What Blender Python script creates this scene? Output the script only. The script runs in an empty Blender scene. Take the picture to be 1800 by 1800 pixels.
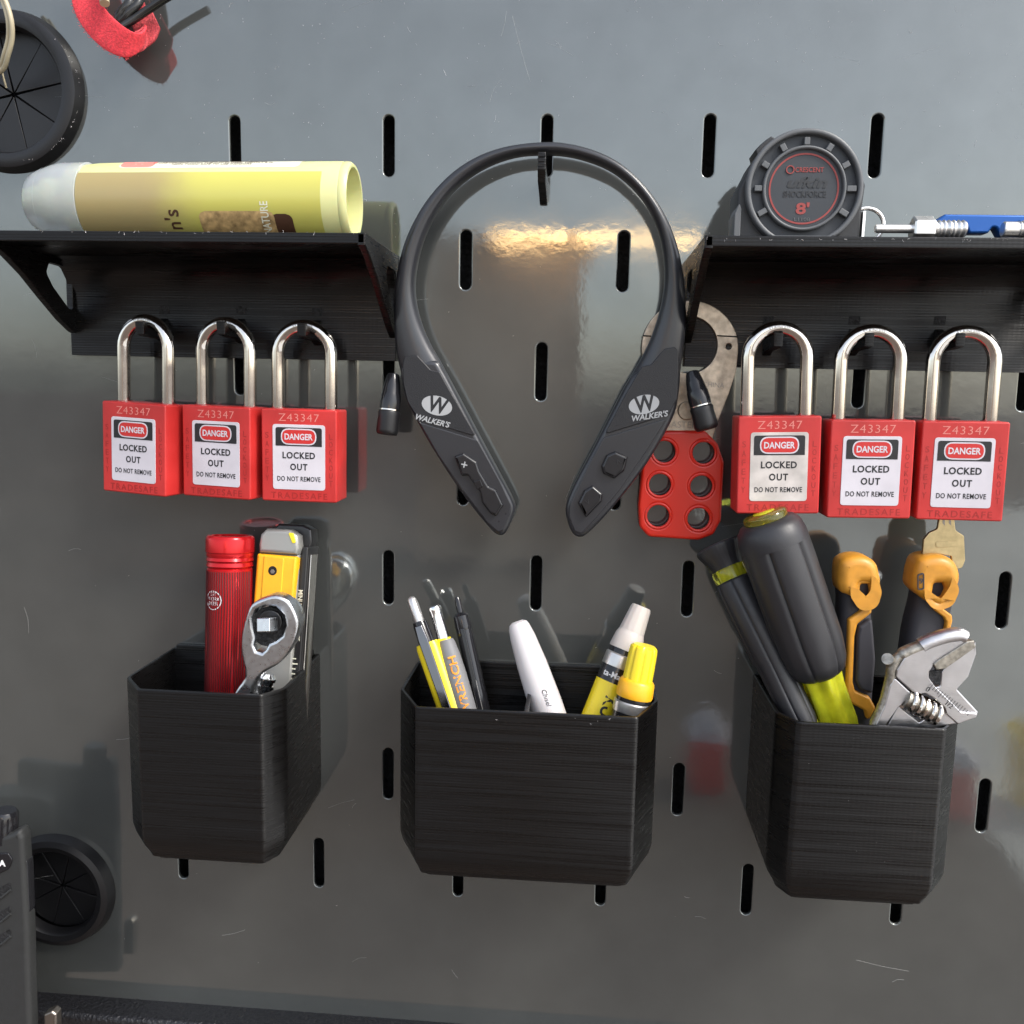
import bpy, bmesh, math, random
import numpy as np
from mathutils import Matrix, Vector, noise
random.seed(7)
K = 0.001                      # all sizes below are millimetres
S = bpy.context.scene
COL = S.collection

# ------------------------------------------------------------------ camera
CA, CB, CC = 0.140544, 0.077997, 0.031175
CAM = np.array([22.684592, -452.613018, -112.233839])
FPX = 1600.0
def _rot(a, b, c):
    ca, sa, cb, sb, cc, sc = math.cos(a), math.sin(a), math.cos(b), math.sin(b), math.cos(c), math.sin(c)
    Rx = np.array([[1, 0, 0], [0, ca, -sa], [0, sa, ca]])
    Ry = np.array([[cb, 0, sb], [0, 1, 0], [-sb, 0, cb]])
    Rz = np.array([[cc, -sc, 0], [sc, cc, 0], [0, 0, 1]])
    return Rz @ Ry @ Rx
RM = _rot(CA, CB, CC)
def b2w(v): return np.array([v[0], v[2], -v[1]])
def ray(u, v): return b2w(RM.T @ np.array([(u - 900) / FPX, (v - 900) / FPX, 1.0]))
def at(u, v, d):
    """the point (mm) seen at photo pixel u,v that stands d mm in front of the panel"""
    r = ray(u, v); return Vector(CAM + r * ((-d - CAM[1]) / r[1]))
def atz(u, v, z):
    r = ray(u, v); return Vector(CAM + r * ((z - CAM[2]) / r[2]))
def atx(u, v, x):
    r = ray(u, v); return Vector(CAM + r * ((x - CAM[0]) / r[0]))
def sc(u, v, d): return (at(u + 1, v, d) - at(u, v, d)).length

cd = bpy.data.cameras.new('camera'); co = bpy.data.objects.new('camera', cd); COL.objects.link(co)
cx_, cy_, cz_ = b2w(RM[0]), -b2w(RM[1]), -b2w(RM[2])
mw = Matrix.Identity(4)
for i in range(3):
    mw[i][0] = cx_[i]; mw[i][1] = cy_[i]; mw[i][2] = cz_[i]; mw[i][3] = CAM[i] * K
co.matrix_world = mw
cd.sensor_width = 36; cd.lens = 36 * FPX / 1800; cd.clip_start = 0.01; cd.clip_end = 500
S.camera = co

# ------------------------------------------------------------------ light
SUN_EL, SUN_AZ = math.radians(46), math.radians(122)     # azimuth clockwise from +Y (north)
w = bpy.data.worlds.new('World'); S.world = w; w.use_nodes = True
nt = w.node_tree; bg = nt.nodes['Background']
sky = nt.nodes.new('ShaderNodeTexSky'); sky.sky_type = 'NISHITA'; sky.sun_disc = False
sky.sun_elevation = SUN_EL; sky.sun_rotation = SUN_AZ; sky.dust_density = 2.0; sky.ozone_density = 1.0; sky.air_density = 1.0
hs_ = nt.nodes.new('ShaderNodeHueSaturation'); hs_.inputs['Saturation'].default_value = .5
nt.links.new(sky.outputs[0], hs_.inputs['Color']); nt.links.new(hs_.outputs[0], bg.inputs[0]); bg.inputs[1].default_value = 0.15
sd = bpy.data.lights.new('sun', 'SUN'); sd.energy = 1.35; sd.angle = math.radians(15); sd.color = (1, .95, .88)
so = bpy.data.objects.new('sun', sd); COL.objects.link(so)
dirv = Vector((math.sin(SUN_AZ) * math.cos(SUN_EL), math.cos(SUN_AZ) * math.cos(SUN_EL), math.sin(SUN_EL)))
so.rotation_euler = dirv.to_track_quat('Z', 'Y').to_euler()
S.view_settings.view_transform = 'Standard'; S.view_settings.look = 'None'
S.view_settings.gamma = 1; S.view_settings.use_curve_mapping = False
S.view_settings.exposure = 1.2

# ------------------------------------------------------------------ helpers
def mat(name, col, rough=.5, metal=0, ior=1.5, bump=None, var=None, sss=0, trans=0, coat=0, rvar=None, rstretch=None, aniso=0, layers=None):
    """col linear rgb; bump=(scale per mm, strength, distance mm); var=(scale per mm, amount); layers=(per mm, strength, axis)"""
    m = bpy.data.materials.new(name); m.use_nodes = True
    n = m.node_tree.nodes; L = m.node_tree.links; p = n['Principled BSDF']
    p.inputs['Base Color'].default_value = (*col, 1); p.inputs['Roughness'].default_value = rough
    p.inputs['Metallic'].default_value = metal; p.inputs['IOR'].default_value = ior
    p.inputs['Transmission Weight'].default_value = trans; p.inputs['Coat Weight'].default_value = coat
    if sss:
        p.inputs['Subsurface Weight'].default_value = sss; p.inputs['Subsurface Radius'].default_value = (1, .4, .25)
        p.inputs['Subsurface Scale'].default_value = .002
    tc0 = n.new('ShaderNodeTexCoord'); oi = n.new('ShaderNodeObjectInfo'); va = n.new('ShaderNodeVectorMath'); va.operation = 'MULTIPLY_ADD'
    va.inputs[1].default_value = (1, 1, 1); L.new(tc0.outputs['Object'], va.inputs[0]); L.new(oi.outputs['Random'], va.inputs[2])
    class tc: outputs = {'Object': va.outputs[0]}
    def nz(scale, detail=4, stretch=None):
        t = n.new('ShaderNodeTexNoise'); t.inputs['Scale'].default_value = scale / K; t.inputs['Detail'].default_value = detail
        if stretch:
            mp = n.new('ShaderNodeMapping'); mp.inputs['Scale'].default_value = stretch
            L.new(tc.outputs['Object'], mp.inputs[0]); L.new(mp.outputs[0], t.inputs[0])
        else: L.new(tc.outputs['Object'], t.inputs[0])
        return t.outputs[0]
    if var:
        f = nz(var[0]); mr = n.new('ShaderNodeMapRange'); L.new(f, mr.inputs[0])
        mr.inputs[1].default_value = .3; mr.inputs[2].default_value = .7
        mr.inputs[3].default_value = 1 - var[1]; mr.inputs[4].default_value = 1 + var[1]
        mx = n.new('ShaderNodeVectorMath'); mx.operation = 'SCALE'; mx.inputs[0].default_value = col
        L.new(mr.outputs[0], mx.inputs[3]); L.new(mx.outputs[0], p.inputs['Base Color'])
    if rvar:
        f = nz(rvar[0], 6, rstretch); mr = n.new('ShaderNodeMapRange'); L.new(f, mr.inputs[0])
        mr.inputs[1].default_value = .3; mr.inputs[2].default_value = .75
        mr.inputs[3].default_value = rough; mr.inputs[4].default_value = min(1, rough + rvar[1]); L.new(mr.outputs[0], p.inputs['Roughness'])
    last = None
    bl = bump if isinstance(bump, list) else ([bump] if bump else [])
    for b in bl:
        bn = n.new('ShaderNodeBump'); bn.inputs['Strength'].default_value = b[1]; bn.inputs['Distance'].default_value = b[2] * K
        L.new(nz(b[0], 5, b[3] if len(b) > 3 else None), bn.inputs['Height'])
        if last: L.new(last, bn.inputs['Normal'])
        last = bn.outputs[0]
    if layers:
        for (per, st, ax) in layers:
            wv = n.new('ShaderNodeTexWave'); wv.bands_direction = ax; wv.inputs['Scale'].default_value = per / K / 3.14159 / 2 * 3.14159
            wv.inputs['Distortion'].default_value = .6; wv.inputs['Detail'].default_value = 1.5; wv.inputs['Detail Scale'].default_value = .4
            L.new(tc.outputs['Object'], wv.inputs[0])
            bn = n.new('ShaderNodeBump'); bn.inputs['Strength'].default_value = st; bn.inputs['Distance'].default_value = .1 * K
            L.new(wv.outputs['Fac'], bn.inputs['Height'])
            if last: L.new(last, bn.inputs['Normal'])
            last = bn.outputs[0]
    if last: L.new(last, p.inputs['Normal'])
    if aniso:
        p.inputs['Anisotropic'].default_value = aniso; p.inputs['Anisotropic Rotation'].default_value = .25
        tg = n.new('ShaderNodeTangent'); tg.direction_type = 'RADIAL'; tg.axis = 'Z'; L.new(tg.outputs[0], p.inputs['Tangent'])
    return m

def tag(o, label=None, cat=None, group=None, kind=None):
    if label: o['label'] = label
    if cat: o['category'] = cat
    if group: o['group'] = group
    if kind: o['kind'] = kind
    return o
def thing(name, label, cat, origin=(0, 0, 0), rot=None, group=None):
    o = bpy.data.objects.new(name, None); COL.objects.link(o); o.empty_display_size = .01
    m = Matrix.Translation(Vector(origin) * K)
    if rot is not None: m = m @ rot.to_4x4()
    o.matrix_world = m; return tag(o, label, cat, group)
def mm_of(root):
    m = root.matrix_world.copy(); m.translation = m.translation / K; return m
def capnormals(me):
    # flat faces keep their exact normal and the rounding beside them starts from it
    cap = [a.value for a in me.attributes['cap'].data]; cn = {}
    for p in me.polygons:
        if cap[p.index]:
            for v in p.vertices: cn[v] = p.normal.copy()
    nr = [c.vector.copy() for c in me.corner_normals]
    for p in me.polygons:
        for li in p.loop_indices:
            v = me.loops[li].vertex_index
            if cap[p.index]: nr[li] = p.normal
            elif v in cn and p.normal.dot(cn[v]) > .6: nr[li] = cn[v]
    me.normals_split_custom_set([tuple(n) for n in nr])
def link(name, me, m=None, parent=None, smooth=True, world=False, bevel=0, bseg=2):
    """me in mm; world=True: coordinates are world mm and go into the parent's frame"""
    if world and parent is not None: me.transform(mm_of_deep(parent).inverted())
    me.transform(Matrix.Scale(K, 4))
    if smooth:
        me.shade_smooth(); me.set_sharp_from_angle(angle=math.radians(38))
        if 'cap' in me.attributes: capnormals(me)
    o = bpy.data.objects.new(name, me); COL.objects.link(o)
    if m and not me.materials: me.materials.append(m)
    if parent is not None: o.parent = parent
    if bevel:
        b = o.modifiers.new('bevel', 'BEVEL'); b.width = bevel * K; b.segments = bseg; b.limit_method = 'ANGLE'; b.angle_limit = math.radians(40); b.harden_normals = True
    return o
def mm_of_deep(o):
    while o.parent is not None: o = o.parent          # parts sit at identity under their thing
    return mm_of(o)
def pyd(verts, faces):
    me = bpy.data.meshes.new('m'); me.from_pydata([tuple(v) for v in verts], [], faces); me.update(); return me
def fixn(me):
    bm = bmesh.new(); bm.from_mesh(me); bmesh.ops.remove_doubles(bm, verts=bm.verts, dist=1e-5); bmesh.ops.recalc_face_normals(bm, faces=bm.faces); bm.to_mesh(me); bm.free(); return me
def join(meshes):
    bm = bmesh.new()
    for me in meshes: bm.from_mesh(me)
    out = bpy.data.meshes.new('m'); bm.to_mesh(out); bm.free(); return out
def box(x0, x1, y0, y1, z0, z1):
    v = [(x, y, z) for x in (x0, x1) for y in (y0, y1) for z in (z0, z1)]
    return pyd(v, [(0, 1, 3, 2), (4, 6, 7, 5), (0, 4, 5, 1), (2, 3, 7, 6), (0, 2, 6, 4), (1, 5, 7, 3)])
def rpoly(pts, r, n=5):
    """polygon with rounded corners; r one radius or a list"""
    out = []; N = len(pts)
    for i in range(N):
        p0, p, p1 = (Vector(pts[(i - 1) % N][:2]), Vector(pts[i][:2]), Vector(pts[(i + 1) % N][:2]))
        rr = r[i] if isinstance(r, (list, tuple)) else r
        a, b = (p0 - p), (p1 - p); la, lb = a.length, b.length
        if rr <= 0 or la == 0 or lb == 0: out.append(tuple(p)); continue
        a /= la; b /= lb; ang = math.acos(max(-1, min(1, a.dot(b))))
        t = rr / max(math.tan(ang / 2), 1e-3); t = min(t, la * .49, lb * .49)
        A, B = p + a * t, p + b * t
        for k in range(n + 1):
            s = k / n; out.append(tuple(A * (1 - s) ** 2 + p * 2 * s * (1 - s) + B * s ** 2))
    return out
def circ(cx, cy, r, n=32, ry=None): return [(cx + r * math.cos(2 * math.pi * i / n), cy + (ry or r) * math.sin(2 * math.pi * i / n)) for i in range(n)]
def slotp(cx, cy, w, h, n=8):
    r = w / 2; o = []
    for i in range(n + 1): a = math.pi * i / n; o.append((cx + r * math.cos(a), cy + h / 2 - r + r * math.sin(a)))
    for i in range(n + 1): a = math.pi + math.pi * i / n; o.append((cx + r * math.cos(a), cy - h / 2 + r + r * math.sin(a)))
    return o
def rrect(x0, x1, z0, z1, r, n=5): return rpoly([(x0, z0), (x1, z0), (x1, z1), (x0, z1)], r, n)
def catmull(pts, k=4, closed=False):
    P = [Vector(p) for p in pts]; N = len(P); out = []
    for i in range(N if closed else N - 1):
        g = (lambda j: P[j % N]) if closed else (lambda j: P[max(0, min(N - 1, j))])
        p0, p1, p2, p3 = g(i - 1), g(i), g(i + 1), g(i + 2)
        for s in range(k):
            t = s / k
            out.append(.5 * ((2 * p1) + (p2 - p0) * t + (2 * p0 - 5 * p1 + 4 * p2 - p3) * t * t + (3 * p1 - p0 - 3 * p2 + p3) * t ** 3))
    if not closed: out.append(P[-1])
    return out
def fillcurve(loops, thick, bevel=0, bres=2):
    cu = bpy.data.curves.new('c', 'CURVE'); cu.dimensions = '2D'; cu.fill_mode = 'BOTH'
    big = 1.0
    for lp in loops:
        sp = cu.splines.new('POLY'); sp.points.add(len(lp) - 1)
        for q, p in zip(sp.points, lp): q.co = (p[0] * big, p[1] * big, 0, 1)
        sp.use_cyclic_u = True
    cu.extrude = max(0, (thick - 2 * bevel) / 2); cu.bevel_depth = bevel; cu.bevel_resolution = bres; cu.offset = -bevel
    ob = bpy.data.objects.new('t', cu); me = bpy.data.meshes.new_from_object(ob)
    bpy.data.objects.remove(ob); bpy.data.curves.remove(cu)
    bm = bmesh.new(); bm.from_mesh(me); bmesh.ops.remove_doubles(bm, verts=bm.verts, dist=1e-4)
    lay = bm.faces.layers.int.new('cap'); bm.normal_update()
    for f in bm.faces:
        if abs(f.normal.z) > .9995: f[lay] = 1
    bm.to_mesh(me); bm.free()
    return me
PX = {'xz': Matrix(((1, 0, 0, 0), (0, 0, -1, 0), (0, 1, 0, 0), (0, 0, 0, 1))),     # sheet facing -Y
      'yz': Matrix(((0, 0, 1, 0), (1, 0, 0, 0), (0, 1, 0, 0), (0, 0, 0, 1))),      # a=y b=z, thickness along x
      'xy': Matrix.Identity(4)}
def prism(outline, holes=(), front=0, thick=2, bevel=0, plane='xz', bres=2):
    """front: for xz the front is at y=-front and the slab reaches back by thick; yz: centred on x=front; xy: top at z=front"""
    me = fillcurve([outline] + list(holes), thick, bevel, bres)
    if plane == 'xz': me.transform(Matrix.Translation((0, -front + thick / 2, 0)) @ PX['xz'])
    elif plane == 'yz': me.transform(Matrix.Translation((front, 0, 0)) @ PX['yz'])
    else: me.transform(Matrix.Translation((0, 0, front - thick / 2)))
    return me
def P2(pts, d): return [(at(u, v, d).x, at(u, v, d).z) for u, v in pts]
def prism_px(pts, d, thick, bevel=0, holes=(), smooth=0, bres=2, rnd=0):
    o = P2(pts, d)
    if smooth: o = [tuple(p) for p in catmull(o, smooth, True)]
    if rnd: o = rpoly(o, rnd)
    return prism(o, [P2(h, d) for h in holes], d, thick, bevel, bres=bres)
def lathe(prof, n=40, sx=1, sy=1, cap=True, mod=None):
    """prof: (z,r) along local Z"""
    V = []; F = []
    for z, r in prof:
        for i in range(n):
            a = 2 * math.pi * i / n; rr = r * (mod(a, z) if mod else 1)
            V.append((rr * math.cos(a) * sx, rr * math.sin(a) * sy, z))
    for j in range(len(prof) - 1):
        for i in range(n):
            a, b = j * n + i, j * n + (i + 1) % n; F.append((a, b, b + n, a + n))
    if cap: F.append(tuple(range(n))[::-1]); F.append(tuple(range((len(prof) - 1) * n, len(prof) * n)))
    return fixn(pyd(V, F))
def tube(pts, r, n=12, closed=False, flat=1.0, cap=True):
    P = [Vector(p) for p in pts]; N = len(P); R = r if isinstance(r, (list, tuple)) else [r] * N
    T = [(P[(i + 1) % N if closed else min(i + 1, N - 1)] - P[(i - 1) % N if closed else max(i - 1, 0)]).normalized() for i in range(N)]
    up = Vector((0, -1, 0)) if abs(T[0].y) < .9 else Vector((0, 0, 1))
    V = []; F = []
    nrm = (up - T[0] * up.dot(T[0])).normalized()
    for i in range(N):
        nrm = (nrm - T[i] * nrm.dot(T[i])).normalized(); bi = T[i].cross(nrm)
        for k in range(n):
            a = 2 * math.pi * k / n; V.append(P[i] + nrm * (math.cos(a) * R[i] * flat) + bi * (math.sin(a) * R[i]))
    for i in range(N if closed else N - 1):
        for k in range(n):
            a, b = i * n + k, i * n + (k + 1) % n; c, d = ((i + 1) % N) * n + (k + 1) % n, ((i + 1) % N) * n + k
            F.append((a, b, c, d))
    if not closed and cap: F.append(tuple(range(n))[::-1]); F.append(tuple(range((N - 1) * n, N * n)))
    return fixn(pyd(V, F))
def text(s, size, ext=.05, bold=0, sx=1, shear=0, align='CENTER', space=1, outl=None):
    cu = bpy.data.curves.new('t', 'FONT'); cu.body = s; cu.size = size; cu.align_x = align; cu.align_y = 'CENTER'
    cu.extrude = ext; cu.offset = bold; cu.shear = shear; cu.space_character = space; cu.resolution_u = 3
    if outl: cu.fill_mode = 'NONE'; cu.extrude = 0; cu.bevel_depth = outl; cu.bevel_resolution = 0
    ob = bpy.data.objects.new('t', cu); me = bpy.data.meshes.new_from_object(ob)
    bpy.data.objects.remove(ob); bpy.data.curves.remove(cu)
    me.transform(Matrix.Scale(sx, 4, (1, 0, 0))); return me
def fit(me, w, h):
    xs = [v.co.x for v in me.vertices]; ys = [v.co.y for v in me.vertices]
    cx, cy = (min(xs) + max(xs)) / 2, (min(ys) + max(ys)) / 2; a, b = w / (max(xs) - min(xs)), h / (max(ys) - min(ys))
    for v in me.vertices: v.co.x = (v.co.x - cx) * a; v.co.y = (v.co.y - cy) * b
    return me
def put(me, x, y, z, roll=0):
    """lay a flat text mesh facing -Y at x,y,z (mm, parent frame), turned by roll degrees"""
    me.transform(Matrix.Translation((x, y, z)) @ PX['xz'] @ Matrix.Rotation(math.radians(roll), 4, 'Z')); return me
def wrap(me, r, z0, ang0=-90, run='z', sx=1, sy=1):
    """lay a text mesh round a rod of radius r (local Z axis). run 'z': letters run down the rod"""
    for v in me.vertices:
        x, y, h = v.co
        if run == 'z': z, t = z0 - x, y        # text reads downwards
        elif run == '-z': z, t = z0 + x, -y
        else: z, t = z0 + y, x
        a = math.radians(ang0) + t / r; rr = r + .05 + h
        v.co = (rr * math.cos(a) * sx, rr * math.sin(a) * sy, z)
    return me
def rod_frame(u0, v0, d0, u1, v1, d1, L, spin=0):
    """frame of a rod whose top shows at pixel 0 and which passes pixel 1; local Z points to the top, origin L mm below it; returns origin, 3x3"""
    A, B = at(u0, v0, d0), at(u1, v1, d1); z = (A - B).normalized()
    y = Vector((0, 1, 0)); x = y.cross(z).normalized(); y = z.cross(x)
    m = Matrix((x, y, z)).transposed()
    return A - z * L, m @ Matrix.Rotation(math.radians(spin), 3, 'Z')
def dup(root, origin, rot=None, label=None):
    r = root.copy(); COL.objects.link(r)
    m = Matrix.Translation(Vector(origin) * K)
    if rot is not None: m = m @ rot.to_4x4()
    r.matrix_world = m
    if label: r['label'] = label
    def rec(a, b):
        for ch in list(a.children):
            c = ch.copy(); COL.objects.link(c); c.parent = b; rec(ch, c)
    rec(root, r); return r

# ------------------------------------------------------------------ materials
M_PANEL = mat('painted_steel', (.170, .179, .173), .035, .70, ior=1.6, rvar=(.03, .06), bump=[(.02, .08, 1.0), (.05, .06, .5), (.14, .07, .16), (.34, .14, .07), (1.4, .03, .05)], var=(.05, .05))
M_PRINT = mat('black_printed_plastic', (.0036, .0033, .0032), .21, ior=1.44, rvar=(.3, .22), rstretch=(.05, .3, 2.2), layers=[(.5, .34, 'Z'), (.28, .12, 'X')], bump=[(.05, .10, .9), (.35, .22, .3, (.06, .3, 4)), (.35, .10, .25, (4, .3, .08))], aniso=.9)
M_RUBBER = mat('black_rubber', (.006, .006, .007), .42, bump=(1.5, .2, .2))
M_BLACK = mat('black_plastic', (.014, .014, .016), .42, bump=(4, .12, .08))
M_BTN = mat('satin_button_rubber', (.016, .016, .018), .22)
M_GLOSSBLK = mat('glossy_black_plastic', (.012, .012, .014), .14)
M_VOID = mat('liner_and_hole_dark', (.008, .008, .009), .8, bump=(.5, .9, 1.5), var=(.5, .9))  # foam behind the slots; also paints the dark inside openings of other parts
M_RED = mat('red_lock_plastic', (.47, .024, .022), .32, sss=.12, bump=(2.5, .05, .1), var=(.05, .14), rvar=(.1, .22))
M_REDD = mat('letter_shade_red', (.30, .012, .010), .45)  # darker red paints the shade of the pressed-in letters; collars share it
M_ETCH = mat('etched_pale_lettering', (.62, .20, .17), .6)
M_WHITEL = mat('white_label_vinyl', (.56, .53, .57), .34, var=(.06, .07), rvar=(.12, .2))
M_WSCUFF = mat('scuffed_label_vinyl', (.50, .46, .43), .42, var=(.10, .22), rvar=(.12, .3))
M_LBLK = mat('black_label_print', (.012, .012, .014), .4)
M_LRED = mat('red_label_print', (.50, .022, .02), .4)
M_STEEL = mat('polished_stainless', (.70, .66, .61), .07, 1, rvar=(.15, .07), bump=(.6, .04, .1))
M_STAMP = mat('dull_stamped_steel', (.30, .27, .24), .4, 1)
M_HSTEEL = mat('worn_plated_steel', (.50, .42, .33), .38, 1, rvar=(.3, .25), bump=(1.2, .22, .15), var=(.35, .22))
M_REDV = mat('red_vinyl_coating', (.62, .020, .008), .30, sss=.08, bump=(.25, .05, .3))
M_HEAD = mat('satin_graphite_plastic', (.020, .021, .025), .29, bump=(3.2, .16, .1), ior=1.6)
M_HEADG = mat('textured_graphite_plastic', (.013, .013, .015), .36, bump=(3.0, .8, .16))
M_LOGO = mat('silver_logo_print', (.42, .43, .44), .35, .3)
M_GLUE = mat('pale_yellow_plastic', (.60, .60, .28), .35, sss=.35, bump=(.1, .05, .5))
M_GLUEL = mat('yellow_bottle_film', (.70, .56, .045), .28, sss=.1)
def _film():
    p = M_GLUEL.node_tree.nodes['Principled BSDF']; n = M_GLUEL.node_tree.nodes; L = M_GLUEL.node_tree.links
    tc = n.new('ShaderNodeTexCoord'); sp = n.new('ShaderNodeSeparateXYZ'); L.new(tc.outputs['Object'], sp.inputs[0])
    nz = n.new('ShaderNodeTexNoise'); nz.inputs['Scale'].default_value = 90; L.new(tc.outputs['Object'], nz.inputs[0])
    ad = n.new('ShaderNodeMath'); ad.operation = 'MULTIPLY_ADD'; L.new(nz.outputs[0], ad.inputs[0]); ad.inputs[1].default_value = .012; L.new(sp.outputs[2], ad.inputs[2])
    mr = n.new('ShaderNodeMapRange'); L.new(ad.outputs[0], mr.inputs[0]); mr.inputs[1].default_value = .066; mr.inputs[2].default_value = .098; mr.interpolation_type = 'SMOOTHSTEP'
    mx = n.new('ShaderNodeMix'); mx.data_type = 'RGBA'; L.new(mr.outputs[0], mx.inputs['Factor']); mx.inputs['A'].default_value = (.52, .49, .11, 1); mx.inputs['B'].default_value = (.34, .27, .12, 1)
    L.new(mx.outputs['Result'], p.inputs['Base Color'])
_film()
M_GLUEB = mat('brown_bottle_film', (.34, .22, .09), .30)
M_CREAM = mat('cream_label_paper', (.70, .70, .56), .35)
M_PINK = mat('faded_red_print', (.85, .22, .18), .5)
M_BROWN = mat('dark_brown_print', (.07, .03, .015), .5)
M_TAN = mat('wood_picture_print', (.42, .28, .12), .5, var=(.3, .5))
M_CLEAR = mat('frosted_clear_plastic', (.66, .70, .72), .2, sss=.1, trans=.55, ior=1.3)
M_STRAP = mat('red_hook_and_loop_fabric', (.70, .045, .06), .85, bump=(1.4, .9, .5), var=(.8, .25), sss=.1)
M_WEAVE = mat('woven_red_backing', (.45, .05, .06), .8, bump=(1.1, .9, .4), var=(1.2, .5))
M_CABLE = mat('black_cable_jacket', (.014, .014, .014), .22)
M_BEIGE = mat('beige_cord_jacket', (.42, .37, .25), .4)
M_TAPE = mat('grey_black_tape_case', (.020, .021, .023), .5, bump=(2.2, .45, .2))
M_TAPEL = mat('light_grey_bumper', (.095, .10, .105), .45, bump=(2.2, .25, .2))
M_TFACE = mat('recessed_face', (.026, .031, .038), .55, bump=(3.2, .2, .1))
M_TRED = mat('dull_red_ink', (.27, .04, .035), .55)
M_CHROME = mat('bright_chrome', (.80, .80, .80), .07, 1)
M_SATIN = mat('satin_chrome', (.62, .64, .66), .24, 1, rvar=(.4, .14), bump=(.6, .07, .1, (1, 1, .15)))
M_BRIGHT = mat('bright_zinc', (.85, .84, .82), .26, 1, rvar=(.3, .12))
M_BLUE = mat('blue_anodised_aluminium', (.012, .085, .32), .28, .35)
M_BRASS = mat('worn_brass', (.55, .44, .24), .38, 1, bump=(1, .15, .1), var=(.3, .15))
M_REDT = mat('red_anodised_tube', (.52, .012, .016), .2, .5)
M_GRAIN = mat('dark_engraved_grain', (.07, .002, .004), .5)
M_YEL = mat('amber_yellow_plastic', (.85, .43, .015), .36, sss=.1, bump=(1.5, .04, .1), var=(.12, .08))
M_YEL2 = mat('bright_yellow_plastic', (.86, .66, .02), .32, sss=.06)
M_KNIFE = mat('grey_knife_body', (.33, .33, .31), .38, .35, bump=(3, .1, .1))
M_KBLK = mat('black_knife_edge', (.015, .015, .016), .28)
M_SILV = mat('silver_pen_finish', (.62, .60, .58), .28, .85)
M_GREY = mat('matte_grey_grip', (.18, .18, .185), .55)
M_ORNG = mat('orange_lettering', (.85, .30, .02), .5)
M_WHITE = mat('white_pen_plastic', (.60, .57, .57), .22, sss=.1)
M_WPRINT = mat('white_print', (.75, .75, .75), .5)
M_WCAP = mat('off_white_cap', (.52, .47, .43), .38, sss=.15)
M_HANDLE = mat('grey_black_soft_grip', (.024, .024, .027), .36, bump=(3, .3, .12), rvar=(.2, .15))
M_ACET = mat('yellow_acetate', (.80, .80, .035), .07, trans=.45, ior=1.48, sss=.1, var=(.12, .25), bump=(.15, .4, .8))
M_ACETC = mat('clear_yellow_acetate', (.86, .86, .12), .06, trans=.93, ior=1.46)
M_PLORG = mat('worn_orange_grip', (.56, .25, .026), .42, bump=(1.6, .06, .1), var=(.2, .13), sss=.05)
M_PLBLK = mat('charcoal_soft_grip', (.030, .029, .035), .6, bump=(3, .12, .1))
M_WRENCH = mat('brushed_nickel_steel', (.54, .53, .54), .28, 1, rvar=(.5, .14), bump=[(.25, .35, .12, (1, 1, 9)), (.08, .2, .5)], var=(.1, .1))
M_WORN = mat('greasy_worn_steel', (.36, .335, .29), .33, 1, rvar=(.8, .3), bump=(.9, .3, .2), var=(.5, .35))
M_RADIO = mat('dark_grey_radio_shell', (.022, .023, .023), .5, bump=(3, .5, .15), rvar=(.3, .15))
M_LINER = mat('textured_bed_liner', (.012, .012, .014), .3, bump=[(.45, 1, 1.2)])
M_SCR = mat('bare_scratch', (.42, .43, .42), .5)
M_LINT = mat('pale_lint', (.75, .72, .72), .8)
M_GROUND = mat('brown_gravel', (.095, .068, .052), .9, var=(.0006, .3))
M_GLOW = bpy.data.materials.new('added_warm_glow'); M_GLOW.use_nodes = True  # glow of the added, unseen tubes
_p = M_GLOW.node_tree.nodes['Principled BSDF']; _p.inputs['Emission Color'].default_value = (1, .62, .26, 1); _p.inputs['Emission Strength'].default_value = 10
M_DCHROME = mat('dark_chrome', (.16, .16, .17), .16, 1)
M_PAD = mat('added_pad_pale', (.55, .54, .51), .85, var=(.002, .12))
M_PILLAR = mat('added_pillar_tan', (.62, .46, .34), .8, var=(.002, .25))  # colour of the added pillar that the panel mirrors

# ------------------------------------------------------------------ the setting
HC, HR = 38.1, 53.097
slots = [(c, 0) for c in (-4, -2, 0, 2, 4)] + [(-1, 1), (1, 1), (-3, 1), (3, 1), (5, 1)] + [(c, 2) for c in (-4, -2, 0, 4, 6)] + \
        [(-1, 3), (1, 3)] + [(-4, 4), (-2, 4), (0, 4), (2, 4), (6, 4)] + [(-2, 6), (2, 6), (6, 6)] + [(c, 7) for c in (-5, -3, -1, 1, 3, 5, 7)]
SLW, SLH = 5.2, 27.8
G1 = at(18, 163, 0); G2 = at(105, 1561, 0)
holes = [slotp(c * HC, -r * HR, SLW + .1, SLH + .4) for c, r in slots] + [circ(G1.x, G1.z, 31, 48), circ(G2.x, G2.z, 25, 48)]
panel = link('slotted_steel_panel', prism(rrect(-470, 470, -475, 260, 20), holes, 0, 2.4, .8, bres=3), M_PANEL)
tag(panel, kind='structure')
tag(link('backing_liner', box(-480, 480, 26, 30, -480, 265), M_VOID, smooth=False), kind='structure')
# ledge below the panel, its top just under the panel's lower end
LZ = at(500, 1776, 0).z
tag(link('lower_ledge', box(-480, 480, -16, 24, LZ - 30, LZ), M_LINER, smooth=False, bevel=3), kind='structure')
tag(link('ground', pyd([(-60000, -60000, -1250), (60000, -60000, -1250), (60000, 60000, -1250), (-60000, 60000, -1250)], [(0, 1, 2, 3)]), M_GROUND, smooth=False), kind='structure')
tag(link('added_bright_pad', pyd([(1100, -9000, -1246), (9000, -9000, -1246), (9000, 600, -1246), (1100, 600, -1246)], [(0, 1, 2, 3)]), M_PAD, smooth=False), kind='structure')  # unseen pale pad added to brighten reflections on right-hand corners
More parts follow.
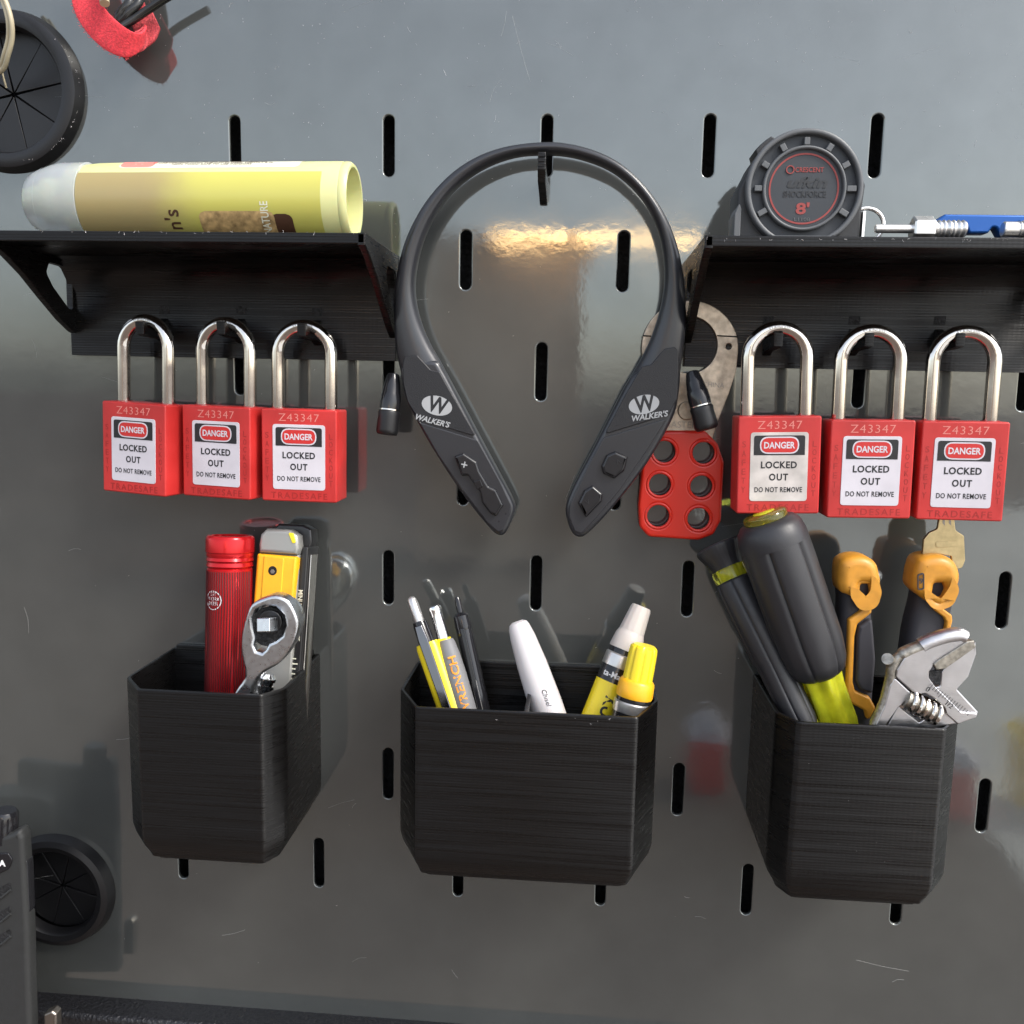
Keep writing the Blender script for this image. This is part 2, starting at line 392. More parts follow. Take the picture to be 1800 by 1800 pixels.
# unseen brown pillar added behind the camera; its reflection stands for a person
wl = thing('added_pillar', 'unseen broad brown pillar added behind the camera for the panel to mirror', 'pillar', (-520, -5200, -1250))
link('pillar_face', box(-510, 500, -400, 0, 0, 1930), M_PILLAR, wl, smooth=False)
link('coping', box(-540, 560, -440, 40, 1935, 2030), M_PILLAR, wl, smooth=False, bevel=15)

for (xa_, xb_) in ((-560, -110), (-60, 640)):  # glowing tubes added out of view so the panel mirrors an orange glint
    lt = thing('added_glint_lamp', 'unseen warm lamp tube added for reflection, giving a %s orange glint in the paint' % ('shorter' if xa_ < -300 else 'longer'), 'lamp', ((xa_ + xb_) / 2, -5150, 700))
    link('glint_tube', box((xa_ - xb_) / 2, (xb_ - xa_) / 2, 0, 60, 30, 66), M_GLOW, lt, smooth=False, bevel=20)
bk = thing('added_yellow_bucket', 'unseen yellow bucket added for a yellow reflection at the right edge of the panel', 'bucket', (1330, -2070, -1250))  # added out of view to give the panel a yellow reflection
link('bucket_body', lathe([(0, 80), (4, 84), (190, 105), (200, 112), (206, 112), (206, 98), (12, 78), (11, 1)], 40), M_YEL2, bk)
link('bucket_handle', tube([(108 * math.cos(a), 0, 200 - 60 * math.sin(a)) for a in [math.pi * k / 14 for k in range(15)]], 3, 8), M_STEEL, bk)
for (bx, by, w_, h_, lab) in ((1010, -2000, 80, 150, 'unseen red box with a pale crumpled lid, added beside the yellow bucket for its reflection'), (395, -2080, 48, 150, 'unseen narrow red box with a pale lid, added for its reflection')):
    rb_ = thing('added_red_box', lab, 'box', (bx, by, -1250), group='unseen red boxes added for reflections')  # boxes added out of view so the panel mirrors red and white
    link('box_body', box(-w_, w_, -60, 60, 0, h_), M_REDV, rb_, smooth=False, bevel=6)
    link('box_lid', lathe([(h_ + .5, w_ * 1.1), (h_ + 20, w_ * 1.2), (h_ + 50, w_ * .8), (h_ + 75, w_ * .3), (h_ + 80, 2)], 14, mod=lambda a, z: 1 + .25 * math.sin(a * 3 + z)), M_WHITEL, rb_)

# ------------------------------------------------------------------ shelves
SZ = -51.3
def make_shelf(name, label, x0, x1, hooks, flip):
    t = thing(name, label, 'shelf', ((x0 + x1) / 2, 0, SZ), group='black printed shelves on the slotted panel')
    h = (x1 - x0) / 2
    link('deck', box(-h, h, -67.5, -.3, -4.4, 0), M_PRINT, t, bevel=.5)
    # back plate with the fillet that runs up into the deck
    pf = [(-.4, -4.6), (-24, -4.6), (-17, -6), (-10, -9.2), (-6, -14), (-4.2, -20), (-3.8, -30), (-3.8, -51), (-.4, -51)]
    link('back_plate', prism(pf, (), 0, 2 * h - .2, .3, 'yz'), M_PRINT, t)
    for s in (-1, 1):
        o = [(-.4, -.1), (-67.4, -.1), (-67.4, -5), (-58, -8.5), (-44, -16), (-30, -25.5), (-16, -34.5), (-6, -39.5), (-.4, -41)]
        hl = rpoly([(-24, -8), (-7, -8.5), (-5.2, -14), (-5.5, -29), (-9, -28.5), (-22, -19), (-27, -13)], 2.5)
        me = prism([(a, b) for a, b in o], [hl], s * (h - 1.6), 3.4, .4, 'yz')
        me.transform(Matrix.Translation((s * .2, -.1, .15)))
        link('bracket', me, M_PRINT, t)
    for (hx, hz) in hooks:
        x = hx - (x0 + x1) / 2; z = hz - SZ
        o = [(-3.5, z + 3.5), (-3.5, z - 9), (-9, z - 7), (-24, z - 6.4), (-30, z - 5.6), (-30.4, z + .2), (-28, z + .5), (-26, z - .4), (-16, z - .4), (-10, z + .6)]
        me = prism(o, (), x, 4.0, .4, 'yz'); link('hook', me, M_PRINT, t)
        link('notch_shade', box(x - 2.6, x + 2.6, -4.1, -3.7, z + 5.5, z + 9.5), M_VOID, t, smooth=False)  # dark slip painting the shade of a cutout above the hook
    return t
# where the shackles hang: (u of shackle centre, v of inner top)
LK = [dict(u0=172, u1=299, vt=706, vb=868, d=30), dict(u0=314, u1=447, vt=710, vb=875, d=30), dict(u0=457, u1=595, vt=716, vb=882, d=30),
      dict(u0=1288, u1=1445, vt=733, vb=903, d=36), dict(u0=1449, u1=1603, vt=736, vb=911, d=36), dict(u0=1605, u1=1766, vt=741, vb=915, d=36)]
shac = [(250, 563), (392, 563), (533, 566), (1367, 583), (1526, 583), (1685, 583)]
hk = [(at(u, v, 27).x, at(u, v, 27).z) for u, v in shac]
make_shelf('wall_shelf', 'black printed shelf with a glue bottle on top and three red padlocks hung below', -238.6, -71.6, [(x, z - 1) for x, z in hk[:3]], 0)
make_shelf('wall_shelf', 'black printed shelf under the tape measure, at the right edge', 68.6, 235.6, [(x, z - 1) for x, z in hk[3:]], 1)

# ------------------------------------------------------------------ padlocks
LW, LH, LT = 36.6, 44.0, 18.5
def make_lock(label, origin, rot):
    t = thing('safety_padlock', label, 'padlock', origin, rot, 'red safety padlocks hanging from the shelves')
    # origin: bottom middle of the front face; local x right, y away, z up
    link('body', prism(rrect(-LW / 2, LW / 2, 0, LH, 1.2), (), 0, LT, .8), M_RED, t)
    # shackle
    sw, sr, top = 13.0, 3.1, 42.4
    cyy = LT * .5
    pts = [(-sw, cyy, LH - 3), (-sw, cyy, LH + top - sw - sr - 9), (-sw, cyy, LH + top - sw - sr)]
    for k in range(1, 16):
        a = math.pi - math.pi * k / 16; pts.append((sw * math.cos(a), cyy, LH + top - sw - sr + sw * math.sin(a)))
    pts += [(sw, cyy, LH + top - sw - sr), (sw, cyy, LH + top - sw - sr - 9), (sw, cyy, LH - 3)]
    sh = link('shackle', tube(pts, sr, 16), M_STEEL, t)
    # stamped oval and lettering on the crown of the shackle
    ms = text('STAINLESS', 2.1, .12, .02)
    R = sw + .2
    for v in ms.vertices:
        a = math.pi / 2 - v.co.x / R; rr = R + v.co.y
        dz = math.sqrt(max(0.01, (sr + .03) ** 2 - (rr - sw) ** 2)) if abs(rr - sw) < sr else 0
        v.co = (rr * math.cos(a), cyy - dz - v.co.z * .3, LH + top - sw - sr + rr * math.sin(a))
    link('stamping', ms, M_STAMP, sh, smooth=False)
    for s in (-1, 1): link('collar', tube([(s * sw, cyy, LH - .4), (s * sw, cyy, LH + .25)], 3.9, 20), M_REDD, t)
    # label
    lx, z0, z1 = 12.7, 5.8, 36.8
    lb = link('label_plate', prism(rrect(-lx, lx, z0, z1, 1.5), (), .22, .3, .08), M_WHITEL, t)
    link('black_band', prism(rrect(-lx + 1.5, lx - 1.5, 26.6, z1 - 1.4, [.05, .05, 1.2, 1.2]), (), .34, .2), M_LBLK, lb, smooth=False)
    link('pill_border', prism(rrect(-8.6, 8.6, 27.2, 34.9, 3.8), (), .40, .2), M_WHITEL, lb, smooth=False)
    link('pill', prism(rrect(-8.0, 8.0, 27.8, 34.3, 3.2), (), .46, .2), M_LRED, lb, smooth=False)
    def tx(s, w, h, z, m, y=-.30, bold=.03, par=lb, x=0, sp=1.1):
        return link('lettering', put(fit(text(s, 4, .03, bold, space=sp), w, h), x, y, z), m, par, smooth=False)
    tx('DANGER', 13.6, 3.0, 31.05, M_WHITEL, -.50, .10, sp=1.0)
    tx('LOCKED', 15.8, 3.2, 22.2, M_LBLK, bold=.11)
    tx('OUT', 8.4, 3.2, 16.7, M_LBLK, bold=.11, sp=1.2)
    tx('DO NOT REMOVE', 21.0, 2.35, 11.0, M_LBLK, bold=.06)
    tx('Z43347', 19.5, 3.6, 40.1, M_ETCH, -.03, -.03, t)
    tx('TRADESAFE', 27.5, 3.0, 2.9, M_REDD, -.05, .02, t, sp=1.25)
    for i, c in enumerate('SAFETY'): tx(c, 1.7, 2.7, 31.5 - i * 4.1, M_REDD, -.05, 0, t, -15.5)
    for i, c in enumerate('LOCKOUT'): tx(c, 1.7, 2.6, 31.5 - i * 3.7, M_REDD, -.05, 0, t, 15.5)
    return t
lock_labels = ['red padlock hung first from the left, its right side catching the light beside its neighbour',
               'red padlock squeezed between two others below the glue bottle shelf',
               'red padlock of the left shelf nearest to the headset, its bright right side in view',
               'red padlock with a scuffed label, behind the yellow topped screwdriver and beside the lockout hasp',
               'red padlock in the middle of the three under the tape measure shelf',
               'red padlock at the right end with a brass key below it']
lock_roll = [-2.0, -1.0, -.4, 1.8, 1.0, .6]
lock_yaw = [-13, -10, 0, 0, 0, -3]
lock0 = None
for i, l in enumerate(LK):
    cb = at((l['u0'] + l['u1']) / 2, l['vb'], l['d'])
    rot = (Matrix.Rotation(math.radians(lock_yaw[i]), 3, 'Z') @ Matrix.Rotation(math.radians(lock_roll[i] * -1), 3, 'Y'))
    if lock0 is None: lock0 = make_lock(lock_labels[0], cb, rot)
    else:
        d_ = dup(lock0, cb, rot, lock_labels[i])
        if i in (3, 4):
            for c_ in d_.children:
                if c_.name.startswith('label_plate'):
                    c_.material_slots[0].link = 'OBJECT'; c_.material_slots[0].material = M_WSCUFF if i == 3 else M_WHITEL

# ------------------------------------------------------------------ headset and its peg
pg = at(957, 300, 0)
t = thing('headset_peg', 'small black peg in the top middle slot holding up the headset', 'peg', (pg.x, 0, at(958, 335, 10).z))
zt = at(957, 270, 24).z - t.location.z / K; zb = at(960, 345, 8).z - t.location.z / K
o = [(4, zt - 6), (-16, zt - 5), (-21, zt - 4.2), (-21.5, zt + .4), (-25, zt + .6), (-25.6, zt - 7), (-22, zt - 12), (-12, zb + 1), (-5, zb - 1), (-2, zb - 2.5), (4, zb - 2.5)]
link('peg_arm', prism(rpoly(o, .6), (), 0, 3.6, .4, 'yz'), M_PRINT, t)
for k in range(3): link('rib', box(-1.6, 1.6, -25.9, -25.2, zt - .7 - k * 2.1, zt - 1.6 - k * 2.1), M_PRINT, t, smooth=False)

HD = 20.0
hs = thing('neckband_headset', 'black neckband headset hung over the peg with two earbuds', 'headset', at(958, 268, HD))
outer = [(722, 722), (712, 700), (703, 660), (693, 610), (690, 560), (692, 500), (704, 440), (724, 390), (752, 345), (790, 304), (835, 274), (885, 256), (940, 248), (985, 248), (1040, 260), (1090, 284), (1135, 325), (1170, 375), (1192, 430), (1204, 490), (1208, 545), (1205, 600), (1198, 650), (1195, 705)]
ra = [(1180, 742), (1140, 812), (1090, 878), (1045, 928), (1022, 945), (1006, 938), (996, 912), (995, 888), (1012, 846), (1046, 782), (1080, 715), (1105, 668), (1130, 625)]
inner = [(1148, 585), (1163, 535), (1169, 490), (1166, 440), (1155, 395), (1135, 355), (1105, 320), (1065, 292), (1010, 273), (960, 268), (905, 272), (850, 292), (800, 328), (765, 372), (742, 420), (729, 475), (728, 520), (738, 565), (755, 605)]
la = [(775, 640), (800, 690), (845, 775), (880, 840), (903, 886), (902, 907), (888, 938), (874, 941), (858, 927), (820, 880), (780, 822), (745, 765)]
def resamp(P, n):
    P = catmull([Vector((p[0], p[1])) for p in P], 6); D = [0]
    for a, b in zip(P, P[1:]): D.append(D[-1] + (b - a).length)
    out = []; k = 0
    for i in range(n):
        t_ = D[-1] * i / (n - 1)
        while k < len(P) - 2 and D[k + 1] < t_: k += 1
        f = (t_ - D[k]) / max(1e-6, D[k + 1] - D[k]); out.append(P[k].lerp(P[k + 1], f))
    return out
ob_ = resamp([(730, 740)] + outer[1:-1] + [(1190, 700), (1182, 735)], 90); ib_ = resamp([(800, 690), (775, 640), (755, 605)] + inner[::-1][1:] + [(1130, 625), (1105, 668), (1085, 705)], 90)
V = []; F = []; NS = 28
for a, b in zip(ob_, ib_):
    A = at(a.x, a.y, HD - 1); B = at(b.x, b.y, HD - 1); c = (A + B) / 2; h = (A - B) / 2
    for k in range(NS):
        th = 2 * math.pi * k / NS; cs, sn = math.cos(th), math.sin(th); e = .85
        V.append(c + Vector((0, 4.5, 0)) + h * (abs(cs) ** e * (1 if cs > 0 else -1)) + Vector((0, -5.6, 0)) * (abs(sn) ** e * (1 if sn > 0 else -1)))
for i in range(len(ob_) - 1):
    for k in range(NS): a, b = i * NS + k, i * NS + (k + 1) % NS; F.append((a, b, b + NS, a + NS))
F.append(tuple(range(NS))[::-1]); F.append(tuple(range((len(ob_) - 1) * NS, len(ob_) * NS)))
link('headband', fixn(pyd(V, F)), M_HEAD, hs, world=True)
link('ear_arm', prism_px([(703, 655), (712, 700), (722, 722), (745, 765), (780, 822), (820, 880), (858, 927), (874, 941), (888, 938), (902, 907), (903, 886), (880, 840), (845, 775), (800, 690), (778, 650), (766, 634), (735, 632), (710, 636)], HD, 11, 2.6, smooth=3, bres=3), M_HEAD, hs, world=True)
link('ear_arm', prism_px([(1197, 655), (1192, 705), (1180, 742), (1140, 812), (1090, 878), (1045, 928), (1022, 945), (1006, 938), (996, 912), (995, 888), (1012, 846), (1046, 782), (1080, 715), (1108, 664), (1128, 648), (1150, 636), (1180, 622), (1192, 630)], HD, 11, 2.6, smooth=3, bres=3), M_HEAD, hs, world=True)
def plate(name, pts, d, th, bev, m, rnd=1.2, par=None):
    return link(name, prism_px(pts, d, th, bev, rnd=rnd), m, par or hs, world=True)
plate('logo_cover', [(708, 640), (711, 627), (733, 624), (757, 650), (773, 654), (790, 685), (838, 768), (736, 738), (716, 706), (709, 675)], HD + .7, 1.4, .5, M_HEADG)
plate('logo_cover', [(1193, 640), (1192, 616), (1186, 610), (1168, 613), (1144, 641), (1128, 644), (1100, 692), (1062, 764), (1176, 729), (1191, 700)], HD + .7, 1.4, .5, M_HEADG)
plate('button_cover', [(728, 728), (740, 743), (840, 774), (878, 843), (899, 888), (897, 905), (884, 933), (875, 935), (856, 918), (816, 866), (770, 800)], HD + .6, 1.3, .5, M_HEAD)
plate('button_cover', [(1173, 735), (1060, 770), (1034, 818), (1001, 888), (1000, 908), (1010, 934), (1022, 938), (1038, 922), (1085, 867), (1133, 798)], HD + .6, 1.3, .5, M_HEAD)
kp = plate('button', [(798, 802), (814, 796), (838, 812), (843, 828), (859, 855), (872, 861), (885, 888), (872, 908), (861, 903), (847, 884), (844, 866), (822, 836), (811, 837)], HD + 2.8, 2.8, 1.2, M_BTN, .6)
link('button', prism_px([(832, 846), (844, 843), (849, 855), (838, 861)], HD + 3.4, 1.0, .3, rnd=.5), M_GLOSSBLK, hs, world=True)
g1 = plate('button', [(1057, 820), (1066, 800), (1082, 793), (1104, 803), (1098, 828), (1080, 842), (1060, 833)], HD + 3.0, 3.0, 1.5, M_BTN, .6)
g2 = plate('button', [(1016, 885), (1027, 862), (1042, 853), (1060, 868), (1058, 882), (1030, 911)], HD + 3.0, 3.0, 1.5, M_BTN, .6)
def hput(me, u, v, d, roll, m, nm, par):
    q = at(u, v, d); put(me, q.x, q.y, q.z, roll); return link(nm, me, m, par, smooth=False, world=True)
hput(text('+', 6, .12, .05), 816, 818, HD + 2.9, -12, M_LOGO, 'symbol', kp)
hput(text('<', 4.5, .15, .05), 1086, 812, HD + 3.1, -58, M_HEADG, 'symbol', g1)
hput(text('<', 4.0, .1, .02), 1034, 882, HD + 3.1, 118, M_HEADG, 'symbol', g2)
for (u, v, roll) in ((768, 713, -12), (1132, 711, 13)):
    r = sc(u, v, HD) * 27
    ell = fillcurve([circ(0, 0, r, 36, r * .62)], .06)
    lg = hput(ell, u, v, HD + .78, roll, M_LOGO, 'logo', hs)
    hput(text('W', 10.5, .03, .28, .82, .12), u, v, HD + .84, roll, M_HEADG, 'logo_letter', lg)
hput(text("WALKER'S", 3.7, .05, .09, 1.0, .25), 759, 740, HD + .75, -13, M_LOGO, 'lettering', hs)
hput(text("WALKER'S", 3.7, .05, .09, 1.0, .25), 1141, 732, HD + .75, 10, M_LOGO, 'lettering', hs)
for (u, v) in ((889, 903), (877, 917)): link('pinhole', prism_px(circ(u, v, 1.8, 10), HD + .62, .3), M_VOID, hs, world=True)
def earbud(u0, v0, u1, v1, d, w):
    A, B = at(u0, v0, d), at(u1, v1, d + 4); ax = B - A; L = ax.length; z = ax.normalized(); x = Vector((0, 1, 0)).cross(z).normalized(); m = Matrix((x, z.cross(x), z)).transposed().to_4x4(); m.translation = A
    def pr(p):
        me = lathe([(a * L, b * w) for a, b in p], 28); me.transform(m); return me
    e = link('earbud', pr([(0, .3), (.015, .52), (.05, .62), (.2, .80), (.34, .92), (.36, .96), (.5, 1.0), (.585, .98), (.6, .9)]), M_GLOSSBLK, hs, world=True)
    link('ear_tip', pr([(.6, .88), (.62, 1.02), (.64, 1.06), (.7, 1.02), (.93, 1.08), (.975, 1.02), (1.0, .9)]), M_RUBBER, e, world=True)
    link('joint_ring', pr([(.585, .97), (.59, 1.0), (.61, 1.0), (.615, .96)]), M_STEEL, e, world=True)
earbud(692, 656, 680, 764, 15, 5.0)
earbud(1216, 652, 1243, 755, 17, 5.2)

# ------------------------------------------------------------------ lockout hasp
hp = thing('lockout_hasp', 'steel and red lockout hasp with six holes hanging behind the headset', 'hasp', at(1197, 948, 6))
hc = (1213, 612)
def arc(cx, cy, rx, ry, a0, a1, n=24): return [(cx + rx * math.cos(math.radians(a0 + (a1 - a0) * i / n)), cy - ry * math.sin(math.radians(a0 + (a1 - a0) * i / n))) for i in range(n + 1)]
jaw = [(1172, 770), (1160, 735), (1140, 680), (1130, 640)] + arc(1213, 612, 85, 84, 190, -5, 40) + [(1294, 652), (1282, 690), (1262, 740), (1252, 775)]
link('jaw_plate', prism_px(jaw, 6.5, 4, .5, holes=[circ(1211, 606, 50, 40), circ(1281, 609, 5.2, 14)]), M_HSTEEL, hp, world=True)
link('jaw_seam', tube([at(1261, 590, 6.6), at(1298, 592, 6.6)], .35, 6), M_VOID, hp, world=True)
link('jaw_seam', tube([at(1130, 590, 6.6), at(1160, 592, 6.6)], .35, 6), M_VOID, hp, world=True)
link('stamping', put(text('CHINA', 3.3, .12, 0), at(1254, 677, 6.7).x, at(1254, 677, 6.7).y, at(1254, 677, 6.7).z, -3), M_STAMP, hp, smooth=False, world=True)
link('stamping', put(text('MASTER', 4.4, .15, 0), at(1196, 747, 6.7).x, at(1196, 747, 6.7).y, at(1196, 747, 6.7).z, 0), M_STAMP, hp, smooth=False, world=True)
link('pivot_rivet', prism_px(circ(1208, 722, 17, 24), 7.4, 2, .7), M_HSTEEL, hp, world=True)
rb = [(1152, 757), (1240, 757), (1262, 780), (1273, 812), (1268, 915), (1255, 940), (1228, 950), (1140, 944), (1124, 926), (1122, 890), (1130, 800), (1134, 770)]
hh = [(1168, 794), (1237, 796), (1160, 852), (1233, 855), (1157, 907), (1228, 912)]
link('red_grip', prism_px(rb, 8.6, 7.2, 1.6, holes=[circ(u, v, 21.5, 28) for u, v in hh], rnd=4), M_REDV, hp, world=True)
for (u, v) in hh:
    q = at(u, v, 8.8); rr = sc(u, v, 8) * 22
    me = tube([(q.x + rr * math.cos(a), q.y + .6, q.z + rr * math.sin(a)) for a in [2 * math.pi * k / 28 for k in range(28)]], .75, 8, True)
    link('hole_rim', me, M_REDV, hp, world=True)

# ------------------------------------------------------------------ grommets
def grommet(label, c, r, ri, ang0):
    t = thing('cable_grommet', label, 'grommet', (c.x, 0, c.z), group='round rubber cable grommets in the panel')
    pr = [(ri, -1), (ri, 4.5), (ri + 1, 6.2), (ri + (r - ri) * .45, 7.2), (ri + (r - ri) * .8, 6.0), (r - .8, 3.2), (r, .3), (r - 1, -.6)]
    V = []; F = []; n = 72
    for a_, h in pr:
        for i in range(n): a = 2 * math.pi * i / n; V.append((a_ * math.cos(a), -h, a_ * math.sin(a)))
    for j in range(len(pr) - 1):
        for i in range(n): a, b = j * n + i, j * n + (i + 1) % n; F.append((a, b, b + n, a + n))
    link('ring', fixn(pyd(V, F)), M_RUBBER, t)
    me0 = None
    for k in range(8):
        a0, a1 = 2 * math.pi * k / 8 + .004 + ang0, 2 * math.pi * (k + 1) / 8 - .004 + ang0
        pts = [(1.2 * math.cos((a0 + a1) / 2), 1.2 * math.sin((a0 + a1) / 2))] + [((ri + .4) * math.cos(a0 + (a1 - a0) * i / 6), (ri + .4) * math.sin(a0 + (a1 - a0) * i / 6)) for i in range(7)]
        me = prism(pts, (), 0, 1.4, .3); me.transform(Matrix.Translation((0, 2.6 + .25 * ((k * 5) % 3), 0))); link('rubber_flap', me, M_RUBBER, t)
    return t
grommet('large round black rubber grommet above the glue bottle', G1, 38.5, 29.2, math.radians(12))
grommet('round black rubber grommet in deep shade behind the radio', G2, 32.5, 24, math.radians(30))

# ------------------------------------------------------------------ strap, cables, cord
st = thing('cable_strap', 'fuzzy red hook and loop strap wrapped round the black cables', 'strap', at(215, 40, 20))
def ribbon(outr, innr, m, name, th=1.3):
    A = catmull([at(p[0], p[1], p[2] * .55) for p in outr], 6); B = catmull([at(p[0], p[1], p[2] * .55) for p in innr], 6); V = []; F = []; W = 6
    for a, b in zip(A, B):
        for k in range(W + 1): V.append(a.lerp(b, k / W))
    for i in range(len(A) - 1):
        for k in range(W): q = i * (W + 1) + k; F.append((q, q + 1, q + W + 2, q + W + 1))
    me = pyd(V, F); o = link(name, me, m, st, world=True)
    s = o.modifiers.new('thickness', 'SOLIDIFY'); s.thickness = th * K; s.offset = 0
    bv = o.modifiers.new('bevel', 'BEVEL'); bv.width = .4 * K; bv.segments = 2; bv.limit_method = 'ANGLE'
    return o, A, B
o1, RA, RB = ribbon([(112, -60, 14), (124, -10, 20), (136, 30, 26), (160, 65, 31), (190, 90, 34), (222, 101, 33), (246, 88, 27), (254, 66, 20)],
                    [(160, -60, 20), (172, -12, 26), (184, 14, 33), (202, 34, 38), (222, 50, 40), (240, 58, 37), (252, 54, 30), (256, 44, 22)], M_STRAP, 'strap_band')
ribbon([(250, 88, 16), (272, 72, 14), (282, 50, 12)], [(232, 46, 16), (246, 26, 13), (262, 8, 10)], M_WEAVE, 'strap_tail', 1.6)
ribbon([(232, 96, 25), (255, 86, 18), (262, 60, 12), (258, 20, 8), (240, -40, 6)], [(238, 56, 30), (250, 48, 22), (250, 36, 12), (240, 4, 8), (222, -46, 6)], M_WEAVE, 'strap_loop', 1.2)
fz = []
for i in range(230):
    j = random.randrange(len(RA)); k = random.choice((0, 0, 0, random.random(), 1)); p = RA[j].lerp(RB[j], k)
    q = Vector((random.uniform(-1, 1), random.uniform(-1.4, -.1), random.uniform(-1, 1)))
    if k == 0: q = (RA[j] - RB[j]).normalized() + q * .7
    q.normalize(); l = random.uniform(.5, 1.5); bend = Vector((random.uniform(-1, 1), random.uniform(-1, 0), random.uniform(-1, 1))) * l * .7
    fz.append(tube([p + q * .3, p + q * l * .6 + bend * .3, p + q * l * .8 + bend], .06, 3, cap=False))
f_ = link('fuzz', join(fz), M_STRAP, st, world=True); f_['kind'] = 'stuff'
def cable(pts, r, m, name, label, cat, grp=None):
    P = [at(*p) for p in pts]; t_ = link(name, tube(catmull(P, 8), r, 14), m, None)
    return tag(t_, label, cat, grp)
cable([(206, 34, 15), (214, 22, 15), (228, 4, 14), (234, -30, 9)], 2.3, M_CABLE, 'cable', 'thickest glossy black cable at the left of the strapped bundle', 'cable', 'black cables in the red strap')
cable([(210, 40, 15), (226, 22, 15), (244, 4, 13), (254, -30, 8)], 2.0, M_CABLE, 'cable', 'middle black cable curving up out of the red strap', 'cable', 'black cables in the red strap')
cable([(212, 48, 16), (238, 32, 14), (268, 12, 13), (300, -8, 13), (330, -20, 12)], 1.9, M_CABLE, 'cable', 'black cable running up to the right past the red strap tail', 'cable', 'black cables in the red strap')
cable([(184, 6, 24), (182, -10, 22), (178, -40, 18)], 2.2, M_BEIGE, 'cord', 'short pale cord end beside the black cables in the red strap', 'cord')
tw = [(-14, -30, 20), (4, 0, 20), (14, 34, 20), (15, 66, 18), (8, 94, 16), (1, 116, 13), (-14, 128, 10)]
cable([(a, b, c) for a, b, c in tw], 1.15, M_BEIGE, 'cord', 'inner strand of the beige cord at the top left corner', 'cord', 'strands of beige cord over the grommet')
cable([(a + 6, b + 3, c + 1) for a, b, c in tw], 1.15, M_BEIGE, 'cord', 'outer strand of the beige cord curving over the rubber grommet', 'cord', 'strands of beige cord over the grommet')
cable([(-8, 118, 9), (2, 124, 9), (7, 140, 8), (11, 154, 6)], .45, M_BEIGE, 'cord', 'thin bare cord end poking into the grommet slit', 'cord')

# ------------------------------------------------------------------ glue bottle
DK = SZ
def glue():
    Rb = 16.8
    ccl = atx(120, 352, at(120, 352, 36).x)
    ax0 = at(155, 350, 34).x; ax1 = at(612, 350, 34).x
    L = ax1 - ax0 + 8
    org = Vector((at(612, 350, 40).x + 4, -44, DK + Rb + .1))
    # local z along -x (base at the right end, cap to the left)
    X = Vector((-1, 0.03, 0.0)).normalized(); Y = Vector((0, 1, 0)); Y = (Y - X * Y.dot(X)).normalized(); Xx = Y.cross(X)
    rot = Matrix((Xx, Y, X)).transposed()     # columns: local x, y, z
    t = thing('glue_bottle', 'pale yellow glue bottle with a frosted cap lying on the left shelf', 'bottle', org, rot)
    sx, sy = 1.0, .86
    body = [(0, Rb * .86), (0, Rb * .93), (1.2, Rb * .99), (3, Rb), (3.6, Rb * .985), (4.2, Rb), (L - 24, Rb), (L - 14, Rb * .99), (L - 8, Rb * .96), (L - 2, Rb * .90), (L, Rb * .80)]
    inn = [(16, .5), (15.5, Rb * .5), (15, Rb * .80), (1.5, Rb * .84), (0, Rb * .86)]
    link('bottle_body', lathe(body, 64, sx, sy, cap=False), M_GLUE, t)
    link('hollow_base', lathe(inn, 64, sx, sy, cap=False), M_GLUE, t)
    for k in range(3): link('base_rib', box(-.4, .4, -Rb * .68, Rb * .68, 8, 15.3) if k == 0 else box(-Rb * .78, Rb * .78, -.4, .4, 8.4, 15.2), M_GLUE, t, smooth=False) if k < 2 else None
    c0 = L - 8
    cap = [(c0, Rb * .99), (c0 + .3, Rb * 1.02), (c0 + 12, Rb * 1.01), (c0 + 16, Rb * .97), (c0 + 23, Rb * .84), (c0 + 27, Rb * .73), (c0 + 28.6, Rb * .62), (c0 + 29.3, Rb * .5), (c0 + 29.5, .3)]
    for zz_, rr2 in ((11, 1.015), (20.5, .895)): link('cap_line', lathe([(c0 + zz_, Rb * rr2 + .1), (c0 + zz_ + .35, Rb * rr2 + .05)], 64, sx, sy, cap=False), M_CLEAR, t)
    link('cap', lathe(cap, 64, sx, sy), M_CLEAR, t)
    link('neck', lathe([(L - 3, 8), (L + 12, 8), (L + 12.2, 6), (L + 22, 4), (L + 22.5, .2)], 24), M_GLUE, t)
    def film(a0, a1, z0, z1, r, m, nm, par=None, rc=2.5):
        # patch wrapped on the bottle; angle measured in degrees, -90 faces the camera, 0 faces local +x
        out = rrect(0, 1, 0, 1, 0); V = []; F = []; na, nz_ = 24, 20
        for i in range(na + 1):
            for j in range(nz_ + 1):
                a = math.radians(a0 + (a1 - a0) * i / na)
                e = 0
                da = min(i, na - i) / na * abs(a1 - a0) / 57.3 * r
                if da < rc: e = rc - math.sqrt(max(0, rc * rc - (rc - da) ** 2))
                z = z0 + e + (z1 - z0 - 2 * e) * j / nz_
                V.append((r * math.cos(a) * sx, r * math.sin(a) * sy, z))
        for i in range(na):
            for j in range(nz_): q = i * (nz_ + 1) + j; F.append((q, q + 1, q + nz_ + 2, q + nz_ + 1))
        return link(nm, fixn(pyd(V, F)), m, par or t)
    return t, film, L, Rb, sx, sy
gt, film, GL, GR, gsx, gsy = glue()
